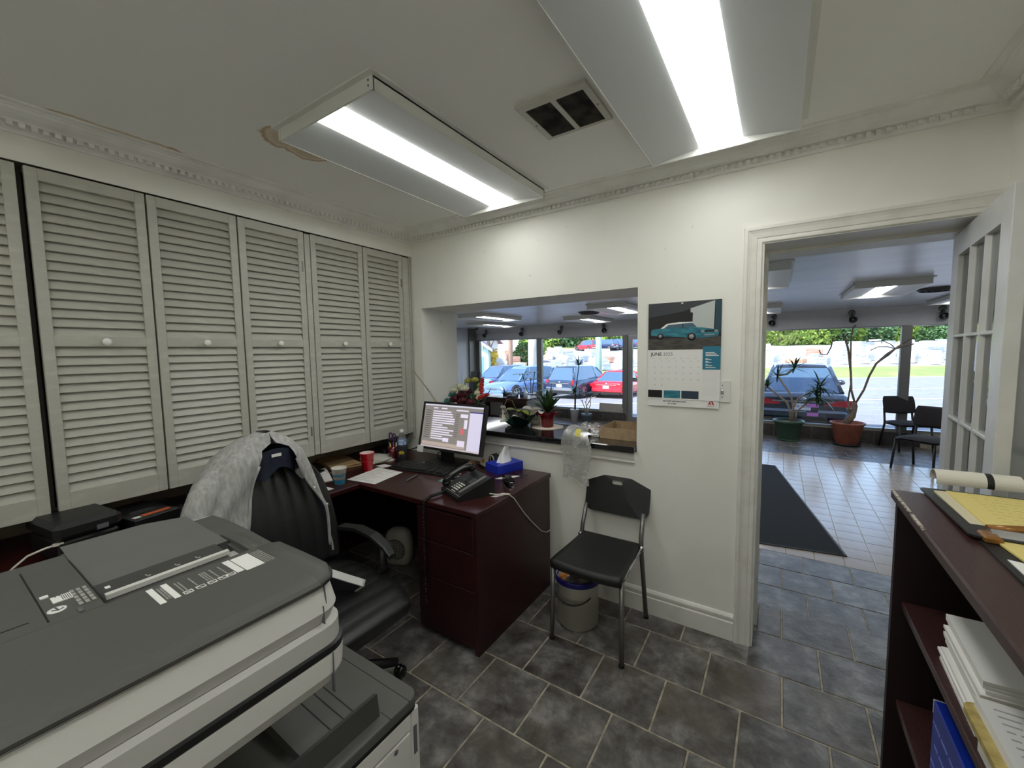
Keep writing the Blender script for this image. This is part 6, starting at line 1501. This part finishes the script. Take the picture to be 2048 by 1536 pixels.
# ------------------------------------------------------------------ stone yard: pallets of cut stone on the slope
M_stones = [mat('stone_%d' % i, c, .85, c2=c2, ns=1.6, stretch=(1,1,3), rand=((206,214,224), .5)) for i, (c, c2) in enumerate((((196,204,212),(160,168,178)), ((176,184,194),(140,148,160)), ((212,212,208),(176,172,164)), ((150,160,178),(118,128,148))))]
M_rust = [mat('stone_rust_%d' % i, c, .85, c2=c2, ns=1.6, stretch=(1,1,3)) for i, (c, c2) in enumerate((((196,158,140),(168,122,104)), ((214,190,176),(186,150,134)), ((202,178,148),(176,146,116))))]
def pallet_mesh(seed, mats_):
    rg = random.Random(seed); mb = MB()
    mb.box(-.6,.6,-.5,.5,0,.12); z = .12
    for k in range(rg.randint(3,5)):
        h = rg.uniform(.14,.26); x = -.58
        while x < .55:
            w_ = rg.uniform(.2,.5); x1 = min(.58, x+w_); d_ = rg.uniform(.42,.5); mb.box(x+.008, x1-.008, -d_, d_, z, z+h-.01, mi=0); x = x1
        z += h
    return mb.mesh('stone_pallet', mats_)
pm = [pallet_mesh(i, [M_stones[i % 4]]) for i in range(8)]; rm = [pallet_mesh(20+i, [M_rust[i % 3]]) for i in range(4)]
rng = random.Random(77); n_p = 0
row_D = [43.6+1.55*i for i in range(17)]
for ri, D in enumerate(row_D):
    RN = ('lowest second third fourth fifth sixth seventh eighth ninth tenth eleventh twelfth thirteenth fourteenth fifteenth sixteenth topmost').split()[ri]
    for t0, t1 in ((-.13,.31), (.60,1.12)):
        n_ = int((t1-t0)*D/(2.0+D*.012))
        for i in range(n_):
            if rng.random() < .28 or n_p >= 290: continue
            tt = t0+(t1-t0)*(i+.5+rng.uniform(-.2,.2))/n_
            if .60 < tt < .80 and D > 50 and rng.random() < .75: continue          # open gravel track
            if D > 57 and .13 < tt < .31: continue                                  # cars stand here
            rust = tt < .09 and rng.random() < .75 or rng.random() < .06
            o = bpy.data.objects.new('stone_pallet', rng.choice(rm if rust else pm)); COL.objects.link(o)
            p = spot(D+rng.uniform(-.5,.5), tt); o.location = p; o.rotation_euler = (0,0,R(rng.uniform(-12,12)-33)); s = rng.uniform(.8,1.2)
            o.scale = (s*rng.uniform(.9,1.4), s, s*rng.uniform(.7,1.2)); n_p += 1
            side = 'pass-through' if tt < .5 else 'doorway'
            tag(o, '%s stone pallet in the %s row of the hillside yard, %s view' % ('rust coloured' if rust else 'pale grey', RN, side), 'stone pallet', '%s pallets %s row %s' % ('rust' if rust else 'pale', RN, side))
# ------------------------------------------------------------------ trees
M_treeA = mat('tree_leaf_light', (126,152,62), .7, c2=(92,126,48), ns=.8, rand=((150,166,74), .5)); M_treeB = mat('tree_leaf_dark', (74,112,62), .7, c2=(52,84,48), ns=.8); M_treeY = mat('tree_leaf_gold', (214,176,60), .7)
M_trunk = mat('tree_trunk', (96,82,68), .9)
def crown_mesh(name, seed, m_, n=900, r_=(3.0,3.0,2.9), z=2.5, s=.45):
    rg = random.Random(seed); mb = MB()
    for k in range(n):
        th = math.acos(rg.uniform(-1,1)); ph = rg.uniform(0, 6.283); q = .55+.45*rg.random()**.5
        lump = 1+.22*math.sin(3*ph+seed)*math.sin(2*th)
        p = Vector((r_[0]*q*lump*math.sin(th)*math.cos(ph), r_[1]*q*lump*math.sin(th)*math.sin(ph), z+r_[2]*q*lump*math.cos(th)))
        a = Vector((rg.gauss(0,1), rg.gauss(0,1), rg.gauss(0,1))).normalized(); b_ = a.orthogonal().normalized(); ss = s*rg.uniform(.6,1.2)
        mb.add([tuple(p+a*ss), tuple(p+b_*ss*.6), tuple(p-a*ss), tuple(p-b_*ss*.6)], [(0,1,2,3)])
    return mb.mesh(name, m_)
tm = MB().tube([(0,0,-1),(0.05,0,1),(.0,.05,3),(.1,0,4.5)], [.28,.22,.18,.08], 8).tube([(0,0,2),(.8,.2,3.6)], [.1,.04], 6).tube([(0,0,2.3),(-.8,-.1,3.9)], [.1,.04], 6).mesh('trunk', M_trunk)
crowns = [crown_mesh('crown', 1, M_treeA), crown_mesh('crown', 2, M_treeB), crown_mesh('crown', 3, M_treeA, 900, (3.4,3.4,2.2), 1.9), crown_mesh('crown', 4, M_treeB, 900, (2.5,2.5,3.6), 3.2)]
goldc = crown_mesh('crown', 9, M_treeY, 300, (.9,.9,1.1), 1.6, .22)
def tree(D, t_, cm, sc, label, grp='trees on the hillside'):
    tt = thing('tree', label, 'tree', spot(D, t_), random.uniform(0,360), grp); tt.scale = (sc,)*3
    for nm, me in (('trunk', tm), ('crown', cm)):
        o = bpy.data.objects.new(nm, me); COL.objects.link(o); o.parent = tt
rng = random.Random(31)
ORD = 'first second third fourth fifth sixth seventh eighth ninth tenth eleventh twelfth thirteenth fourteenth fifteenth'.split()
for i in range(15):
    tree(71+rng.uniform(0,12), .655+.034*i, crowns[rng.choice((0,0,2,1))], rng.uniform(.75,1.05), '%s hilltop tree from the left in the doorway window' % ORD[i], 'hilltop trees in the doorway view')
for i in range(13):
    tree(74+rng.uniform(0,8), .045+.022*i, crowns[(1,3,1,0,1,3,0,0,2,0,2,0,2)[i]], rng.uniform(.7,1.0), '%s hilltop tree from the left in the pass-through view' % ORD[i], 'hilltop trees in the pass-through view')
tree(48, .032, crowns[1], .5, 'dark shrub beside the brown utility pole'); tree(50, .048, crowns[0], .62, 'yellow green shrub beside the white utility pole')
tree(42, -.055, goldc, 1.0, 'small golden shrub in front of the white hoop building')
# ------------------------------------------------------------------ poles and buildings
def pole(D, t_, r_, h, c, label):
    p = spot(D, t_); tt = thing('utility_pole', label, 'utility pole', p)
    obj('shaft', MB().lathe([(.0001,-1),(r_*1.15,-1),(r_,h*.5),(r_*.85,h),(.0001,h)], 14), mat('pole_%d_%d' % (c[0], c[2]), c, .8, c2=tuple(int(v*.85) for v in c), ns=3, stretch=(3,3,.4)), tt)
    obj('crossarm', MB().box(-1,1,-.08,.08,h*.9,h*.9+.16), M_trunk, tt)
pole(30,.052,.32,11,(212,208,198),'thick pale utility pole left of the window mullion'); pole(32,.213,.22,11,(176,202,188),'pale green utility pole behind the red coupe'); pole(34,-.002,.18,11,(172,140,122),'thin brown utility pole behind the blue estate car')
def facing(D, t_): return 33+math.degrees(math.atan2(-1,0))+90
def house(name, label, D, t_, w, d, hw, hr, wall, roof, rz=0, win=(), gable=True):
    p = spot(D, t_); tt = thing(name, label, 'building', (p.x, p.y, p.z-.3), 33+rz)
    mw = mat('hw_%d_%d_%d' % wall, wall, .8); mr = mat('hr_%d_%d_%d' % roof, roof, .8, c2=tuple(int(v*.85) for v in roof), ns=2)
    obj('wall', MB().box(-w/2,w/2,0,d,0,hw).prism([(-w/2,hw),(w/2,hw),(0,hw+hr)], 1, 0, d) if gable else MB().box(-w/2,w/2,0,d,0,hw), mw, tt)
    for s in (-1, 1): obj('roof_slope', MB().prism([(s*(w/2+.4),hw-.25),(s*(w/2+.4),hw-.05),(0,hw+hr+.2),(0,hw+hr)], 1, -.5, d+.5), mr, tt)
    obj('fascia', MB().prism([(-w/2-.4,hw-.3),(-w/2-.4,hw-.05),(0,hw+hr+.15),(w/2+.4,hw-.05),(w/2+.4,hw-.3),(0,hw+hr-.15)], 1, -.62, -.5), M_white, tt)
    for x0, x1, z0, z1, c in win:
        f = obj('window', MB().box(x0-.1,x1+.1,-.06,.02,z0-.1,z1+.1), M_white, tt); obj('pane', MB().box(x0,x1,-.08,-.05,z0,z1), mat('wp_%d_%d_%d' % c, c, .2), f)
    return tt
hb = house('house', 'pale blue gabled house at the far left of the pass-through', 38, -.135, 6, 6, 3.0, 2.2, (176,206,222), (120,120,128), 0, ((-.6,.9,.5,2.2,(60,110,160)), (1.6,2.6,.4,2.3,(110,150,190))))
for x in (-2.4,-1.6,-.8,0,.8,1.6,2.4): obj('batten', MB().box(x-.12,x+.12,-.1,0,3.0,3.0+2.2*(1-abs(x)/3)), M_white, hb)
house('house', 'house with a faded pink roof left of the hoop building', 44, -.085, 6, 9, 3.4, 2.6, (206,204,206), (190,140,138), 42, ((-1.5,-.4,.8,2.4,(120,120,124)), (.6,1.7,.8,2.4,(90,92,98)), (-.7,.7,3.6,4.6,(230,230,230))))
p = spot(62, -.028); t = thing('hoop_building', 'white hoop roofed storage building behind the houses', 'building', (p.x,p.y,p.z-.5), 33)
obj('cover', MB().prism([(6.5*math.cos(math.pi*i/16), 4.6*math.sin(math.pi*i/16)) for i in range(17)], 1, 0, 14), mat('hoop_white', (236,236,236), .7), t); obj('end_door', MB().box(-2,2,-.05,.05,0,3), mat('hoop_grey', (196,196,198), .7), t)
p = spot(92, .0); t = thing('green_warehouse', 'long dark green warehouse at the skyline', 'building', (p.x,p.y,p.z), 33)
obj('wall', MB().box(-11,8,0,10,0,3.2).prism([(-11,3.2),(8,3.2),(-1.5,5.0)], 1, 0, 10), mat('warehouse_green', (60,122,104), .7, c2=(52,106,92), ns=3, stretch=(8,1,1)), t)
for x in (-6,-1.5,3): obj('white_post', MB().box(x-.12,x+.12,-.1,0,0,4), M_white, t)
# roof of the building itself, casting the shade in front of the windows
struct('ceiling_roof', MB().box(-7,8,-4.2,YW+.75,ZS+.46,ZS+.95), mat('roof_grey', (120,120,122), .8))
